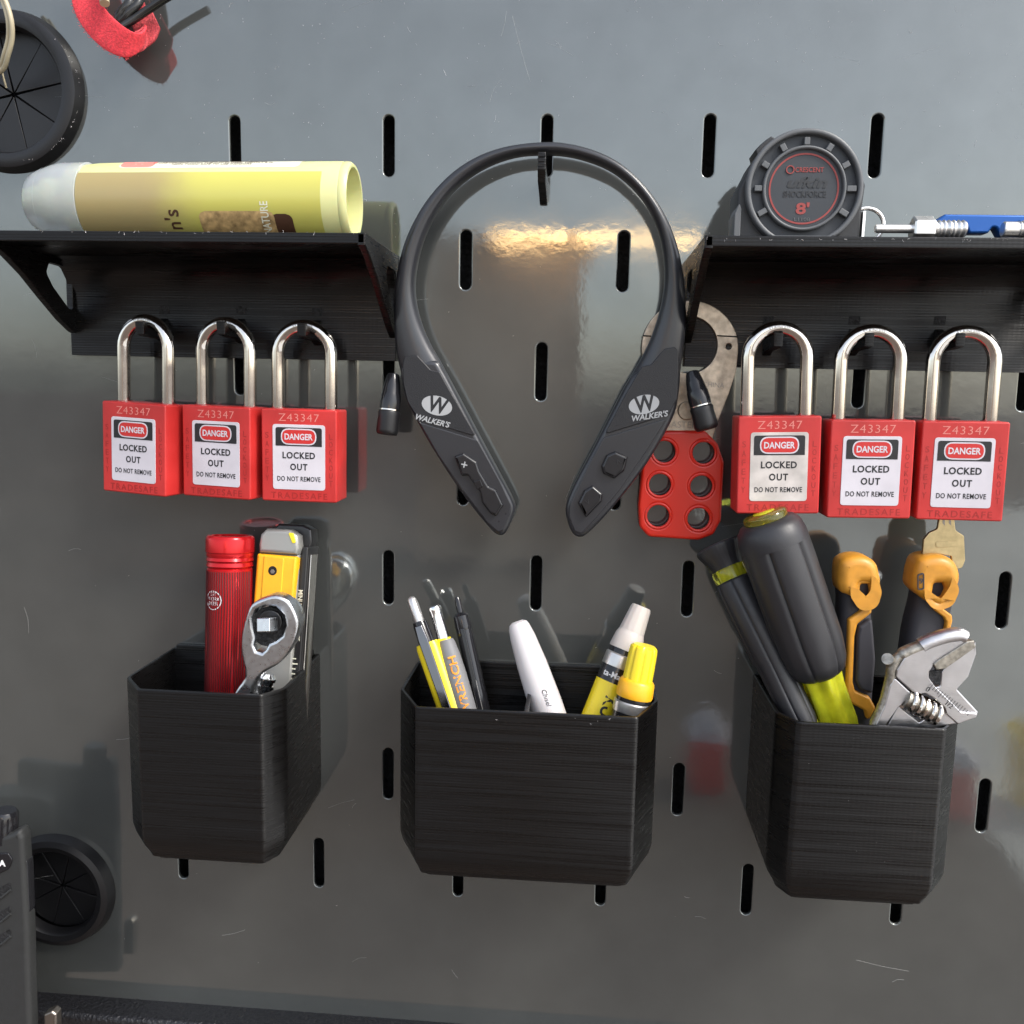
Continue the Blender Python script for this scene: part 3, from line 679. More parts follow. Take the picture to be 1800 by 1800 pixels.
# local +x points: check sign at run time so that 'up' is known
upsign = 1 if gt.matrix_world.to_3x3() @ Vector((1, 0, 0)) @ Vector((0, 0, 1)) > 0 else -1
UP = 0 if upsign > 0 else 180
def ang(deg_above_front):      # 0 faces the camera, 90 faces up
    return -90 + deg_above_front if UP == 0 else -90 - deg_above_front
yl = film(ang(-80), ang(38), 11, GL - 8.2, GR + .08, M_GLUEL, 'yellow_label', None, .2)
wlb = film(ang(48), ang(86), 22, GL - 26, GR + .1, M_CREAM, 'white_label')
film(ang(50), ang(84), GL - 42, GL - 26.5, GR + .16, M_PINK, 'red_label_tab', wlb)
film(ang(82), ang(86), 22, 32, GR + .18, M_PINK, 'red_label_mark', wlb, .3)
film(ang(-75), ang(-22), 32, 66, GR + .16, M_TAN, 'picture_patch', yl, 3)
film(ang(-75), ang(-26), 24, 34, GR + .15, M_BROWN, 'picture_patch', yl, 3)
def gtext(s, size, a, z, m, par, bold=0, rot=0, sxx=1):
    me = text(s, size, .02, bold, sxx)
    if rot: me.transform(Matrix.Rotation(math.radians(rot), 4, 'Z'))
    r = GR + .18
    for v in me.vertices:
        x, y, h = v.co; A = math.radians(ang(a + math.degrees(y / r))); v.co = ((r + h) * math.cos(A) * gsx, (r + h) * math.sin(A) * gsy, z - x)
    return link('lettering', me, m, par, smooth=False)
for k, (s, a) in enumerate((('ALL PURPOSE WOOD GLUE DRIES FAST STRONG BOND', 80), ('WASH HANDS AFTER USE KEEP FROM FREEZING', 73), ('STORE UPRIGHT WITH THE CAP CLOSED TIGHTLY 8 FL', 66), ('NON TOXIC SAFE TO USE INDOORS', 59))):
    gtext(s, 2.4, a, 62, M_BROWN, wlb, sxx=.92)
gtext('TI', 7, 68, GL - 34, M_CREAM, wlb, .15)
gtext("n's", 9.5, -36, 78, M_BROWN, yl, .12, 90)
gtext('NATURE', 5, -34, 36, M_CREAM, yl, .05, 90, .8)

# ------------------------------------------------------------------ tape measure, split ring, fittings, blue tool
tc_ = at(1414, 331, 60)
t = thing('tape_measure', 'round black and grey pocket tape measure standing on the right shelf', 'tape measure', (tc_.x, -60, DK))
R0 = sc(1414, 331, 60)
cz0 = tc_.z - DK
rr_ = 104 * R0
bo = [(-25.0, .3), (24.2, .3), (24.2, 11), (25.0, 22)] + [(rr_ * math.cos(math.radians(a)), cz0 + rr_ * math.sin(math.radians(a))) for a in range(20, 161, 7)] + [(-26, 20), (-26, 8)]
link('case', prism(bo, (), -3.0, 22, 1.2), M_TAPE, t)
def ring(r0, r1, y, th, m, nm, bev=.5, par=None, cut=True):
    o = circ(0, cz0, r1, 72); h = circ(0, cz0, r0, 72)
    if cut: o = [(a, max(b, .25)) for a, b in o]; h = [(a, max(b, .9)) for a, b in h]
    return link(nm, prism(o, [h] if r0 else [], y, th, bev), m, par or t)
ring(94 * R0, 103.5 * R0, .8, 8, M_TAPEL, 'outer_bumper', 1.0)
ring(74 * R0, 94.5 * R0, -2.2, 2, M_TFACE, 'recess_floor', 0)
ring(68 * R0, 74 * R0, .6, 6, M_TAPEL, 'bezel', .7, cut=False)
ring(0, 68.5 * R0, -1.2, 4, M_TFACE, 'face_disc', 0, cut=False)
ring(59 * R0, 62 * R0, -1.0, .6, M_TRED, 'red_circle', 0, cut=False)
for k in range(12):
    a = math.radians(90 + 30 * k)
    if math.sin(a) < -.8: continue
    me = box(-1.15, 1.15, -.2, 3, 74.5 * R0, 88 * R0 if k in (0, 1, 2, 3, 11, 10) else 91.5 * R0); me.transform(Matrix.Translation((0, 0, cz0)) @ Matrix.Rotation(math.pi / 2 - a, 4, 'Y'))
    link('spoke', me, M_TAPEL, t, bevel=.3)
yt = .95
for (s, w_, h_, dx, dz, m, b, sh) in (('CRESCENT', 50, 8.5, 8, 33, M_TRED, .05, 0), ('ufkin', 72, 19, 6, 11, M_KBLK, .14, .3), ('SHOCKFORCE', 76, 11, 2, -9, M_KBLK, .06, 0), ("8'", 24, 21, 0, -34, M_TRED, .12, 0), ('L1108', 28, 6, 0, -53, M_TAPEL, 0, 0)):
    link('lettering', put(fit(text(s, 4, .15, b, 1, sh), w_ * R0, h_ * R0), dx * R0, yt + .2, cz0 + dz * R0), m, t, smooth=False)
link('emblem', prism([(x - 26 * R0, z + cz0 + 33 * R0) for x, z in circ(0, 0, 1.7, 20)], [[(x - 26 * R0, z + cz0 + 33 * R0) for x, z in circ(0, 0, 1.3, 20)]], -.8, .3), M_TRED, t)
for (a0, a1) in ((116, 146), (36, 58)):
    pts = [((rr_ + (1.9 if 0 < i < 5 else -1.5)) * math.cos(math.radians(a0 + (a1 - a0) * i / 5)), cz0 + (rr_ + (1.9 if 0 < i < 5 else -1.5)) * math.sin(math.radians(a0 + (a1 - a0) * i / 5))) for i in range(6)]
    pts += [((rr_ - 4) * math.cos(math.radians(a)), cz0 + (rr_ - 4) * math.sin(math.radians(a))) for a in (a1, a0)]
    link('side_grip', prism(pts, (), -5, 16, .6), M_TAPE, t)
link('lock_button', prism([(rr_ * math.cos(math.radians(a)) * f, cz0 + rr_ * math.sin(math.radians(a)) * f) for a, f in ((8, 1), (10, 1.035), (22, 1.035), (25, 1))], (), -6, 10, .4), M_BLACK, t)
link('hook_end', box(25.0, 26.2, 4, 14, 1, 12), M_BRIGHT, t, bevel=.2)
link('base_lip', rpoly and prism(rpoly([(-27.2, .2), (-24.5, .2), (-24.5, 12), (-25.5, 14.5), (-27.2, 10)], .6), (), -1, 16, .4), M_TAPEL, t)

rc = at(1521, 391, 50)
srg = thing('split_ring', 'small steel split ring between the tape measure and the fitting', 'ring', (rc.x, -50, DK))
pts = []
for k in range(60):
    a = 2 * math.pi * k / 30; pts.append((7.4 * math.cos(a), -.6 + 1.3 * k / 60 * 1, 7.2 + 6.9 * math.sin(a)))
link('ring_coil', tube(pts, .75, 10), M_BRIGHT, srg)

def fitting(label, ux, L0, hexw, L1, d, x_off, sleeve):
    c = at(ux, 400, d); r = 3.6
    t = thing('threaded_fitting', label, 'fitting', (c.x, -d, DK + 4.6), Matrix.Rotation(math.radians(90), 3, 'Y'), 'bright threaded fittings on the right shelf')
    # local z along +x
    z = 0
    if L0: link('stem', lathe([(0, 1.4), (.3, 1.75), (L0, 1.75)], 24).__class__ and lathe([(0, 1.4), (.3, 1.75), (L0, 1.75)], 24), M_BRIGHT, t); z = L0
    if hexw:
        link('hex_nut', lathe([(z, 4.3), (z + .6, 5.2), (z + hexw - .6, 5.2), (z + hexw, 4.3)], 6), M_BRIGHT, t, smooth=False, bevel=.3); z += hexw
    if sleeve: link('sleeve', lathe([(z, 2.6), (z + .4, 3.1), (z + sleeve, 3.1)], 28), M_BRIGHT, t); z += sleeve
    pr = []; n = int(L1 / .25)
    for k in range(n + 1): pr.append((z + k * .25, 3.3 + .75 * abs(((k * .25 / 1.9) % 1) * 2 - 1) - .35))
    link('thread', lathe(pr, 28), M_BRIGHT, t)
    return t
fitting('steel fitting with a hex nut and plain stem beside the tape measure', 1538, 14.5, 8.5, 12.6, 58, 0, 0)
fitting('steel threaded fitting cut by the right edge on the shelf', 1762, 0, 0, 15, 58, 0, 6)
bl = [(1640, 416), (1645, 388), (1662, 376), (1840, 378), (1840, 418), (1762, 418), (1752, 400), (1745, 399), (1738, 410), (1704, 410), (1697, 392), (1690, 390), (1684, 416)]
bt = thing('blue_tool', 'flat blue metal tool lying behind the threaded fittings', 'tool', at(1720, 417, 45))
link('blue_body', prism_px(bl, 45, 7, 1.0, rnd=1.5), M_BLUE, bt, world=True)

# ------------------------------------------------------------------ bins
def bin_(label, rear, sides, zt, zb, face, front, divider=None):
    (xa, xb) = rear; (fa, fb) = face; D = front
    cx = (xa + xb) / 2
    t = thing('tool_bin', label, 'bin', (cx, 0, zb), group='black printed bins on the slotted panel')
    H = zt - zb
    def plan(ins, rf=3):
        l, r, f = xa + ins - cx, xb - ins - cx, -D + ins
        fa_, fb_ = fa - cx + ins * .45, fb - cx - ins * .45
        base = [(l, -.4), (l, -sides[0] + ins * .3), (fa_, f), (fb_, f), (r, -sides[1] + ins * .3), (r, -.4)]
        return rpoly(base, [0, rf * 2.2, rf, rf, rf * 2.2, 0], 5)
    rings = [(0, 11), (1.5, 8.5), (6, 4.2), (11, 1.2), (15, .1), (18, 0), (H - .4, 0), (H, .35)]
    inn = [(H, 1.5), (H - .4, 1.8), (14, 1.8), (4, 5)]
    V = []; F = []; n = None
    for (z, i) in rings + inn:
        p = plan(i)
        n = len(p)
        for q in p: V.append((q[0], q[1] if (q[1] < -1 or i in [r_[1] for r_ in rings] and (z, i) in rings) else q[1] - 1.8, z))
    m_ = len(rings + inn)
    for j in range(m_ - 1):
        for i in range(n): a, b = j * n + i, j * n + (i + 1) % n; F.append((a, b, b + n, a + n))
    F.append(tuple(range(n))[::-1]); F.append(tuple(range((m_ - 1) * n, m_ * n)))
    link('shell', fixn(pyd(V, F)), M_PRINT, t)
    link('back_rim', box(xa - cx + 3, xb - cx - 3, -3.0, -.5, H - .4, H + 2.4), M_PRINT, t, bevel=.3)
    if divider is not None:
        link('divider', box(divider - cx - .9, divider - cx + .9, -D + 1.2, -2, 13, H - .8), M_PRINT, t, bevel=.2)
    return t
bin_('black bin holding the red tube, utility knife and ratchet', (-192, -112.5), (50, 55), -254.5, -342.5, (-178.5, -120.3), 66)
bin_('wide black bin with a divider holding pens and markers', (-61, 60), (43, 43), -256.5, -342.5, (-49.4, 49.6), 66, 0)
bin_('black bin holding screwdrivers, pliers and an adjustable wrench', (111, 191), (54, 52), -255, -342.5, (118.4, 180.2), 66)

# ------------------------------------------------------------------ left bin contents
# red tube
L = 118
o, m = rod_frame(405, 941, 22, 401, 1230, 30, L)
t = thing('red_tube', 'red metal tube with a screw cap and engraved wood grain in the left bin', 'tube', o, m)
r = 37.8 * sc(402, 1050, 25)
link('tube_body', lathe([(0, r * .9), (1, r), (L - 16.5, r), (L - 16, r * .96)], 56), M_REDT, t)
cp = [(L - 16, r * .95), (L - 14.8, r * 1.03), (L - 13, r * .99), (L - 12, r * 1.05), (L - 10.6, r * 1.0), (L - 9.5, r * 1.04), (L - 8.4, r * 1.04), (L - 8, r * 1.07), (L - 2, r * 1.07), (L - .6, r * 1.04), (L, r * .98), (L, r * .86), (L - .8, r * .82), (L - .9, .1)]
link('screw_cap', lathe(cp, 72, mod=lambda a, z: 1 + (.006 * (1 if int(a * 72 / 6.2832) % 2 else -1) if L - 7.5 < z < L - 2.5 else 0)), M_REDT, t)
gl = []
for k in range(26):
    a0 = math.radians(-172 + k * 6.5)
    kn = random.random() * 6
    pts = []
    for j in range(46):
        z = 4 + j * 2.15
        wob = 0
        for (kc, kz, kw, kh) in ((-146, 66, 13, 15), (-150, 44, 12, 11), (-60, 34, 12, 20), (-146, 22, 13, 13)):
            da = math.degrees(a0) - kc; wob += (1 if da > 0 else -1) * kw * math.exp(-(da / 16) ** 2) * max(0, 1 - abs(z - kz) / kh) ** 1.0 * .5
        a = a0 + math.radians(wob + 1.2 * math.sin(z * .11 + k * .3))
        pts.append((math.cos(a) * (r + .02), math.sin(a) * (r + .02), z))
    gl.append(tube(pts, .34, 4))
g = link('engraved_grain', join(gl), M_GRAIN, t); g['kind'] = 'stuff'
em = fillcurve([circ(0, 0, 4.7, 32), circ(0, 0, 4.3, 32)], .06)
link('emblem', wrap(em, r + .12, L - 31, -112, 'h'), M_WPRINT, t, smooth=False)
for s, z in (('EST', 2.9), ('WORK', .6), ('DEER', -1.6)): link('lettering', wrap(text(s, 2.5, .02, -.02), r + .12, L - 31 + z, -112, 'h'), M_WPRINT, t, smooth=False)

# utility knife
L = 122
o, m = rod_frame(497, 930, 16, 484, 1200, 27, L, -7)
t = thing('utility_knife', 'grey utility knife with an amber yellow slide standing in the left bin', 'knife', o, m)
s_ = sc(490, 1050, 22)
link('knife_body', prism(rpoly([(-11.5, 0), (8.5, 0), (10.5, L - 12), (-10.5, L - 12)], 1), (), 3.0, 9, 1.2), M_KNIFE, t)
sd_ = prism(rpoly([(8.8, 0), (12.6, 0), (14.6, L - 8), (10.8, L - 8)], .8), (), 1.5, 14, 1.0); link('black_edge', sd_, M_KBLK, t)
link('chrome_edge', prism([(12.9, 0), (13.7, 0), (15.4, L - 12), (14.8, L - 12)], (), -1, 8, .2), M_STEEL, t)
ys = prism(rpoly([(-11.3, L - 38), (9.6, L - 40), (10.6, L - 13), (-10.6, L - 12.4)], 1.2), (), 5.6, 6, 1.5); link('slide', ys, M_YEL, t)
link('slide_face', prism(rpoly([(-7, L - 37.2), (3.5, L - 38.2), (4.2, L - 14), (-6.5, L - 13.4)], .8), (), 6.1, 2, .5), M_YEL, t)
link('screw_hole', prism([(x - 1.4, z + L - 20.5) for x, z in circ(0, 0, 2.3, 24)], (), 6.16, .3), M_VOID, t)
link('screw', prism([(x - 1.4, z + L - 20.9) for x, z in circ(0, 0, 1.2, 6)], (), 6.3, .3, .1), M_STAMP, t)
cap = [(-9.4, L - 12), (10.4, L - 12), (11.6, L - 9), (10.6, L - 2.5), (6.5, L), (-6, L), (-9, L - 3), (-9.8, L - 8)]
link('end_cap', prism(cap, (), 6.2, 8, 2.0), M_KNIFE, t)
link('end_cap_shell', prism([(-8, L - 10), (13, L - 11), (15.4, L - 6), (14.4, L + .6), (10, L + 2.6), (-3, L + 2.6), (-7, L - 1)], (), -1.0, 9, 1.4), M_KBLK, t)
link('cap_tab', prism(rpoly([(5.8, L - 1.2), (8.6, L - 1.6), (10.2, L - 6.2), (8.4, L - 6.6)], .8), (), 6.5, 1.2, .3), M_YEL2, t)
for k in range(30): link('scale_mark', box(8.9, 8.9 + (2.2 if k % 3 else 3.2), -3.25 + 1.2, -2.9 + 1.2, 22 + k * 1.25, 22.55 + k * 1.25), M_CREAM if k % 2 else M_KBLK, t, smooth=False)
link('lettering', put(text('MINI UTILITY KNIFE', 3.4, .03, .05, .85).__class__ and text('MINI UTILITY KNIFE', 3.4, .03, .05, .85), 11.4, -1.56, L - 42, -91), M_CREAM, t, smooth=False)

# ratchet
HDr = 52
t = thing('ratchet_wrench', 'polished ratchet head with a square drive leaning out of the left bin', 'ratchet', at(430, 1245, 55))
head = [(522, 1085), (524, 1105), (514, 1135), (492, 1165), (468, 1180), (455, 1192), (444, 1215), (436, 1240), (404, 1240), (414, 1215), (428, 1195), (430, 1180), (424, 1150), (424, 1120), (432, 1085), (442, 1063), (462, 1052), (485, 1047), (508, 1058)]
hole = [(498, 1082), (502, 1100), (496, 1118), (484, 1127), (472, 1132), (466, 1143), (460, 1148), (450, 1145), (445, 1134), (448, 1122), (444, 1105), (442, 1085), (448, 1072), (464, 1065), (484, 1068)]
link('head_plate', prism_px(head, HDr + 4, 9, 1.6, holes=[hole], smooth=3, bres=3), M_SATIN, t, world=True)
q0 = at(486, 1090, HDr)
link('head_back', prism_px([tuple(p) for p in circ(487, 1092, 43, 32)], HDr - 2, 9, 3.5, bres=3), M_CHROME, t, world=True)
link('gear_recess', prism_px(circ(472, 1102, 34, 32), HDr + .6, 2, 0), M_VOID, t, world=True)
link('drive_hub', prism_px(circ(474, 1094, 21, 32), HDr + 2.6, 3.5, .5), M_KBLK, t, world=True)
dq = at(466, 1098, HDr + 11)
db = thing  # noqa
me = box(-3.1, 3.1, -4, 6.5, -3.1, 3.1); me.transform(Matrix.Translation((dq.x + .6, dq.y, dq.z)) @ Matrix.Rotation(math.radians(-4), 4, 'Y') @ Matrix.Rotation(math.radians(-12), 4, 'X'))
link('square_drive', me, M_SATIN, t, world=True, bevel=.5)
link('handle', tube([at(421, 1235, HDr), at(408, 1275, HDr - 2), at(398, 1320, HDr - 4)], [4.2, 3.8, 4.4], 20), M_CHROME, t, world=True)
# deep socket, ribbed
o, m = rod_frame(470, 1183, 44, 458, 1232, 46, 42)
t = thing('chrome_socket', 'chrome ribbed socket peeking over the rim right of the ratchet', 'socket', o, m)
pr = []
for k in range(14):
    z = 42 - 3.6 * (13 - k) + 1
    pr += [(z - 1.5, 4.0), (z - 1.1, 4.8), (z + .5, 4.8), (z + .9, 4.0)]
pr = [p for p in pr if p[0] > 0 and p[0] < 40]
link('socket_body', lathe([(0, 4)] + pr + [(40.5, 4.2), (42, 3.2), (42, 2.2), (41, .2)], 32), M_CHROME, t)

# ------------------------------------------------------------------ middle bin contents
def rod(name, label, cat, a, b, L, parts, group=None, spin=0):
    o, m = rod_frame(*a, *b, L, spin); t = thing(name, label, cat, o, m, group); return t
# 1 silver and yellow pen
L = 120; o, m = rod_frame(722, 1049, 20, 790, 1245, 34, L, 0); t = thing('ballpoint_pen', 'yellow pen with a silver tip button and dark chrome barrel, leftmost in the wide bin', 'pen', o, m, 'pens in the wide bin')
link('click_button', lathe([(L - 13, 2.6), (L - 4, 2.6), (L - 1.4, 2.2), (L - .3, 1.4), (L, .3)], 24), M_SILV, t)
link('upper_barrel', lathe([(L - 26, 4.0), (L - 15, 3.7), (L - 13, 3.4), (L - 12.8, 2.6)], 28), M_GLOSSBLK, t)
link('barrel', lathe([(0, 1), (6, 3.4), (16, 4.3), (L - 26, 4.4), (L - 24, 4.0)], 28, 1.35, .9), M_YEL2, t)
link('clip', prism(rpoly([(-1.7, 20), (1.7, 20), (2.4, L - 22), (1.8, L - 15), (-1.8, L - 15), (-2.4, L - 22)], .6), (), 5.2, 1.6, .5), M_DCHROME, t)
# 2 grey grip pen with orange letters
L = 118; o, m = rod_frame(763, 1064, 18, 815, 1250, 32, L, 12); t = thing('ballpoint_pen', 'yellow and grey pen with orange lettering and a bare chrome top', 'pen', o, m, 'pens in the wide bin')
link('chrome_top', lathe([(L - 18, 3.3), (L - 6, 3.0), (L - 3, 3.3), (L - 2.2, 3.5), (L - 1, 3.2), (L - .4, 2.4), (L - 1.2, 1.9), (L - 3, .1)], 24), M_CHROME, t)
link('barrel', lathe([(0, 1), (6, 4.0), (20, 5.2), (L - 30, 5.2), (L - 20, 4.0), (L - 17, 3.4)], 28, 1.05, 1), M_YEL2, t)
gb = lathe([(2, 3.6), (20, 5.4), (L - 36, 5.4), (L - 26, 4.9), (L - 20, 4.2), (L - 18, 3.6)], 32, 1.0, 1.0); gb.transform(Matrix.Translation((1.0, -1.0, 0)))
link('grey_grip', gb, M_GREY, t)
tx_ = fit(text('RWRENCH', 6.2, .04, .12, .98), 33, 4.0); tx_ = wrap(tx_, 5.45, L - 43, -84, '-z'); tx_.transform(Matrix.Translation((1.0, -1.0, 0)))
link('lettering', tx_, M_ORNG, t, smooth=False)
# 3 black pen
L = 122; o, m = rod_frame(803, 1048, 14, 848, 1250, 26, L, 0); t = thing('ballpoint_pen', 'glossy black pen with a long clip, nearest to the white marker', 'pen', o, m, 'pens in the wide bin')
link('click_button', lathe([(L - 9, 1.6), (L - 2, 1.6), (L - .4, 1.1), (L, .2)], 20), M_GLOSSBLK, t)
link('collar', lathe([(L - 17, 4.0), (L - 15.8, 4.2), (L - 10, 4.0), (L - 8.5, 2.6), (L - 8.2, 1.6)], 28), M_GLOSSBLK, t)
link('barrel', lathe([(0, 1), (8, 3.4), (18, 4.0), (L - 17, 4.1)], 32), M_GLOSSBLK, t)
link('clip', prism(rpoly([(-.9, 40), (1.1, 40), (1.3, L - 16), (-1.1, L - 16)], .4), (), 5.4, 1.3, .4), M_GLOSSBLK, t)
link('clip_tip', prism(rpoly([(-1.2, 20), (1.3, 20), (1.4, L - 42), (-1.2, L - 42)], .5), (), 5.2, 1.2, .5), M_SILV, t)
# 4 white marker
L = 104; o, m = rod_frame(909, 1092, 26, 965, 1255, 36, L, 0); t = thing('white_marker', 'white marker with a rounded cap standing alone in the middle of the wide bin', 'marker', o, m)
link('cap', lathe([(L - 56, 8.0), (L - 40, 8.0), (L - 22, 7.3), (L - 8, 6.1), (L - 3, 5.2), (L - 1, 4.4), (L, 2.6), (L, .2)], 40), M_WHITE, t)
link('barrel', lathe([(0, 5), (2, 6.8), (L - 57, 7.6), (L - 56, 7.6)], 36), M_WHITE, t)
link('clip', prism(rpoly([(-6.8, 60), (-5.6, 60), (-5.4, L - 12), (-6.1, L - 12)], .3), (), -1.5, 2.4, .3), M_YEL2, t)
link('lettering', wrap(text('Chisel', 3.3, .03, -.01, 1, .2), 8.05, L - 38, -72, 'z'), M_LBLK, t, smooth=False)
# 5 paint marker with off white cap
L = 120; o, m = rod_frame(1128, 1066, 20, 1052, 1258, 33, L, 0); t = thing('paint_marker', 'paint marker with an off white cap and a yellow label, leaning right', 'marker', o, m, 'paint markers in the wide bin')
link('cap', lathe([(L - 13.5, 6.2), (L - 1.5, 5.0), (L - .3, 4.6), (L, 4.0), (L, .2)], 40, mod=lambda a, z: 1 + .02 * math.cos(a * 12)), M_WCAP, t)
link('cap_skirt', lathe([(L - 22.5, 7.6), (L - 21.8, 7.7), (L - 15.5, 7.1), (L - 14.2, 6.6), (L - 13, 6.2)], 40), M_WCAP, t)
link('seal_ring', lathe([(L - 25, 7.2), (L - 22.4, 7.2)], 40), M_GLOSSBLK, t)
link('metal_collar', lathe([(L - 31.5, 7.9), (L - 31, 8.0), (L - 25.6, 8.0), (L - 25, 7.4)], 40), M_SILV, t)
link('barrel', lathe([(0, 6), (1, 7.6), (L - 31, 7.7)], 40), M_GLOSSBLK, t)
link('yellow_label', lathe([(3, 7.78), (L - 39, 7.78)], 40, cap=False), M_YEL2, t)
link('lettering', wrap(text('ta-Mark', 4.0, .03, .07, .95), 7.72, L - 35.4, -96, 'h'), M_WPRINT, t, smooth=False)
link('lettering', wrap(text('KUM', 8.5, .03, .2, .9), 7.8, L - 53, -80, 'z'), M_LBLK, t, smooth=False)
# 6 yellow cap paint marker
L = 92; o, m = rod_frame(1133, 1134, 42, 1108, 1255, 45, L, 0); t = thing('paint_marker', 'black paint marker with a fluted bright yellow cap, rightmost in the wide bin', 'marker', o, m, 'paint markers in the wide bin')
link('cap', lathe([(L - 17, 6.9), (L - 3.0, 6.5), (L - 1.0, 6.2), (L, 5.0), (L, .2)], 96, mod=lambda a, z: 1 - (.09 * max(0, math.cos(a * 8)) ** 2 if z < L - .8 else 0)), M_YEL2, t)
link('cap_skirt', lathe([(L - 24.5, 8.3), (L - 23.5, 8.6), (L - 17.5, 8.2), (L - 16.4, 7.4), (L - 16, 6.8)], 40), M_YEL, t)
link('seal_ring', lathe([(L - 26.6, 8.1), (L - 24.4, 8.1)], 40), M_GLOSSBLK, t)
link('metal_collar', lathe([(L - 31.4, 8.7), (L - 31, 8.8), (L - 27, 8.8), (L - 26.4, 8.2)], 40), M_SILV, t)
link('barrel', lathe([(0, 6), (1, 8.4), (L - 31, 8.5)], 40), M_GLOSSBLK, t)
link('lettering', wrap(text('UNI', 4.5, .03, .07), 8.52, L - 35, -110, 'h'), M_WPRINT, t, smooth=False)

# ------------------------------------------------------------------ right bin contents
# big screwdriver
L = 128; o, m = rod_frame(1346, 912, 38, 1448, 1205, 38, L, 8)
t = thing('screwdriver', 'large screwdriver with a grey soft grip and clear yellow end cap', 'screwdriver', o, m, 'screwdrivers in the right bin')
Rg = 15.6
def flute(a, z): return 1 - .075 * max(0, math.cos(a * 6)) ** 14 - .012 * math.cos(a * 6)
link('grip', lathe([(L - 77, Rg * .62), (L - 75, Rg * .78), (L - 70, Rg * .90), (L - 60, Rg * .98), (L - 20, Rg), (L - 12, Rg * .99)], 120, mod=flute), M_HANDLE, t)
link('grip_collar', lathe([(L - 12.2, Rg * 1.0), (L - 9, Rg * 1.0), (L - 4, Rg * .93), (L - 1.4, Rg * .80), (L - .4, Rg * .66), (L - .6, Rg * .3), (L - .6, .1)], 64), M_HANDLE, t)
link('clear_cap', lathe([(L - .5, 9.8), (L + 1.6, 10.0), (L + 2.4, 9.6), (L + 2.9, 8.4), (L + 3.1, .1)], 48), M_ACETC, t)
link('cap_mark', lathe([(L + 3.15, 5), (L + 3.3, 4.8), (L + 3.3, .1)], 24), M_ACET, t)
link('ferrule', lathe([(L - 118, 4.5), (L - 112, 7.5), (L - 100, 8.6), (L - 82, 8.4), (L - 75, 9.0)], 48, mod=lambda a, z: 1 - .13 * math.cos(a * 6)), M_ACET, t)
link('ferrule_core', lathe([(L - 127, 2.2), (L - 84, 3.6)], 24, mod=lambda a, z: 1 - .08 * math.cos(a * 4)), M_YEL2, t)
# slim screwdriver
L = 132; o, m = rod_frame(1262, 958, 14, 1392, 1235, 40, L, 20)
t = thing('screwdriver', 'slimmer black screwdriver with a flared turning cap, behind the large one', 'screwdriver', o, m, 'screwdrivers in the right bin')
link('turning_cap', lathe([(L - 12, 7.6), (L - 9, 8.2), (L - 6, 9.6), (L - 3, 11.0), (L - 1, 11.4), (L - .3, 11.0), (L, 10.0), (L - .4, .1)], 80, mod=lambda a, z: 1 + (.012 * math.cos(a * 30))), M_HANDLE, t)
link('clear_neck', lathe([(L - 18, 8.4), (L - 16, 8.8), (L - 13, 8.8), (L - 12, 8.2)], 40), M_ACETC, t)
link('neck_core', lathe([(L - 20, 4.6), (L - 11.5, 4.6)], 30), M_ACET, t)
link('grip', lathe([(L - 92, 6.8), (L - 88, 7.4), (L - 60, 8.0), (L - 58, 8.8), (L - 24, 9.6), (L - 19, 9.2), (L - 18, 8.2)], 90, mod=flute), M_HANDLE, t)
link('clear_ferrule', lathe([(L - 108, 5), (L - 98, 6.4), (L - 91, 6.6)], 36, mod=lambda a, z: 1 - .08 * math.cos(a * 6)), M_ACET, t)
link('shaft', lathe([(0, 2.4), (L - 92, 2.4)], 20), M_STEEL, t)

# pliers
t = thing('pliers', 'pliers with two worn orange and charcoal handles standing in the right bin', 'pliers', at(1520, 1290, 36))
hl = [(1477, 1005), (1480, 1060), (1476, 1120), (1472, 1200), (1464, 1300), (1530, 1300), (1536, 1260), (1538, 1200), (1540, 1150), (1536, 1090), (1531, 1060), (1535, 1040), (1540, 1010), (1530, 985), (1495, 985)]
h1 = link('handle', prism_px(hl, 36, 15, 4.5, smooth=3, bres=4), M_PLBLK, t, world=True)
ln = [(1478, 998), (1483, 987), (1500, 980), (1522, 981), (1542, 993), (1548, 1018), (1547, 1040), (1533, 1062), (1533, 1078), (1508, 1098), (1503, 1120), (1500, 1200), (1504, 1215), (1530, 1227), (1540, 1245), (1530, 1265), (1524, 1265), (1520, 1250), (1494, 1236), (1488, 1220), (1489, 1180), (1492, 1090), (1514, 1074), (1515, 1066), (1500, 1050), (1478, 1040)]
cap_hole = rpoly([(1513, 1027), (1529, 1027), (1533, 1042), (1529, 1056), (1521, 1058), (1512, 1044)], 5)
link('orange_inlay', prism_px(ln, 38.6, 7, 1.3, holes=[cap_hole], rnd=1.6, bres=3), M_PLORG, h1, world=True)
link('orange_end', prism_px([(1477, 1000), (1484, 986), (1502, 979), (1524, 980), (1543, 992), (1549, 1018), (1545, 1045), (1530, 1062), (1517, 1066), (1500, 1050), (1478, 1040)], 40.2, 17, 4.2, holes=[cap_hole], smooth=3, bres=4), M_PLORG, h1, world=True)
link('finger_pad', prism_px([(1511, 1102), (1534, 1086), (1537, 1120), (1540, 1160), (1535, 1222), (1512, 1213), (1505, 1198), (1507, 1120)], 39.2, 5, 1.6, rnd=1.6), M_PLBLK, h1, world=True)
hr = [(1655, 985), (1625, 990), (1612, 1010), (1612, 1050), (1598, 1110), (1585, 1200), (1565, 1300), (1640, 1300), (1655, 1200), (1668, 1130), (1676, 1080), (1680, 1060), (1688, 1020), (1680, 990)]
h2 = link('handle', prism_px(hr, 27, 15, 4.5, smooth=3, bres=4), M_PLBLK, t, world=True)
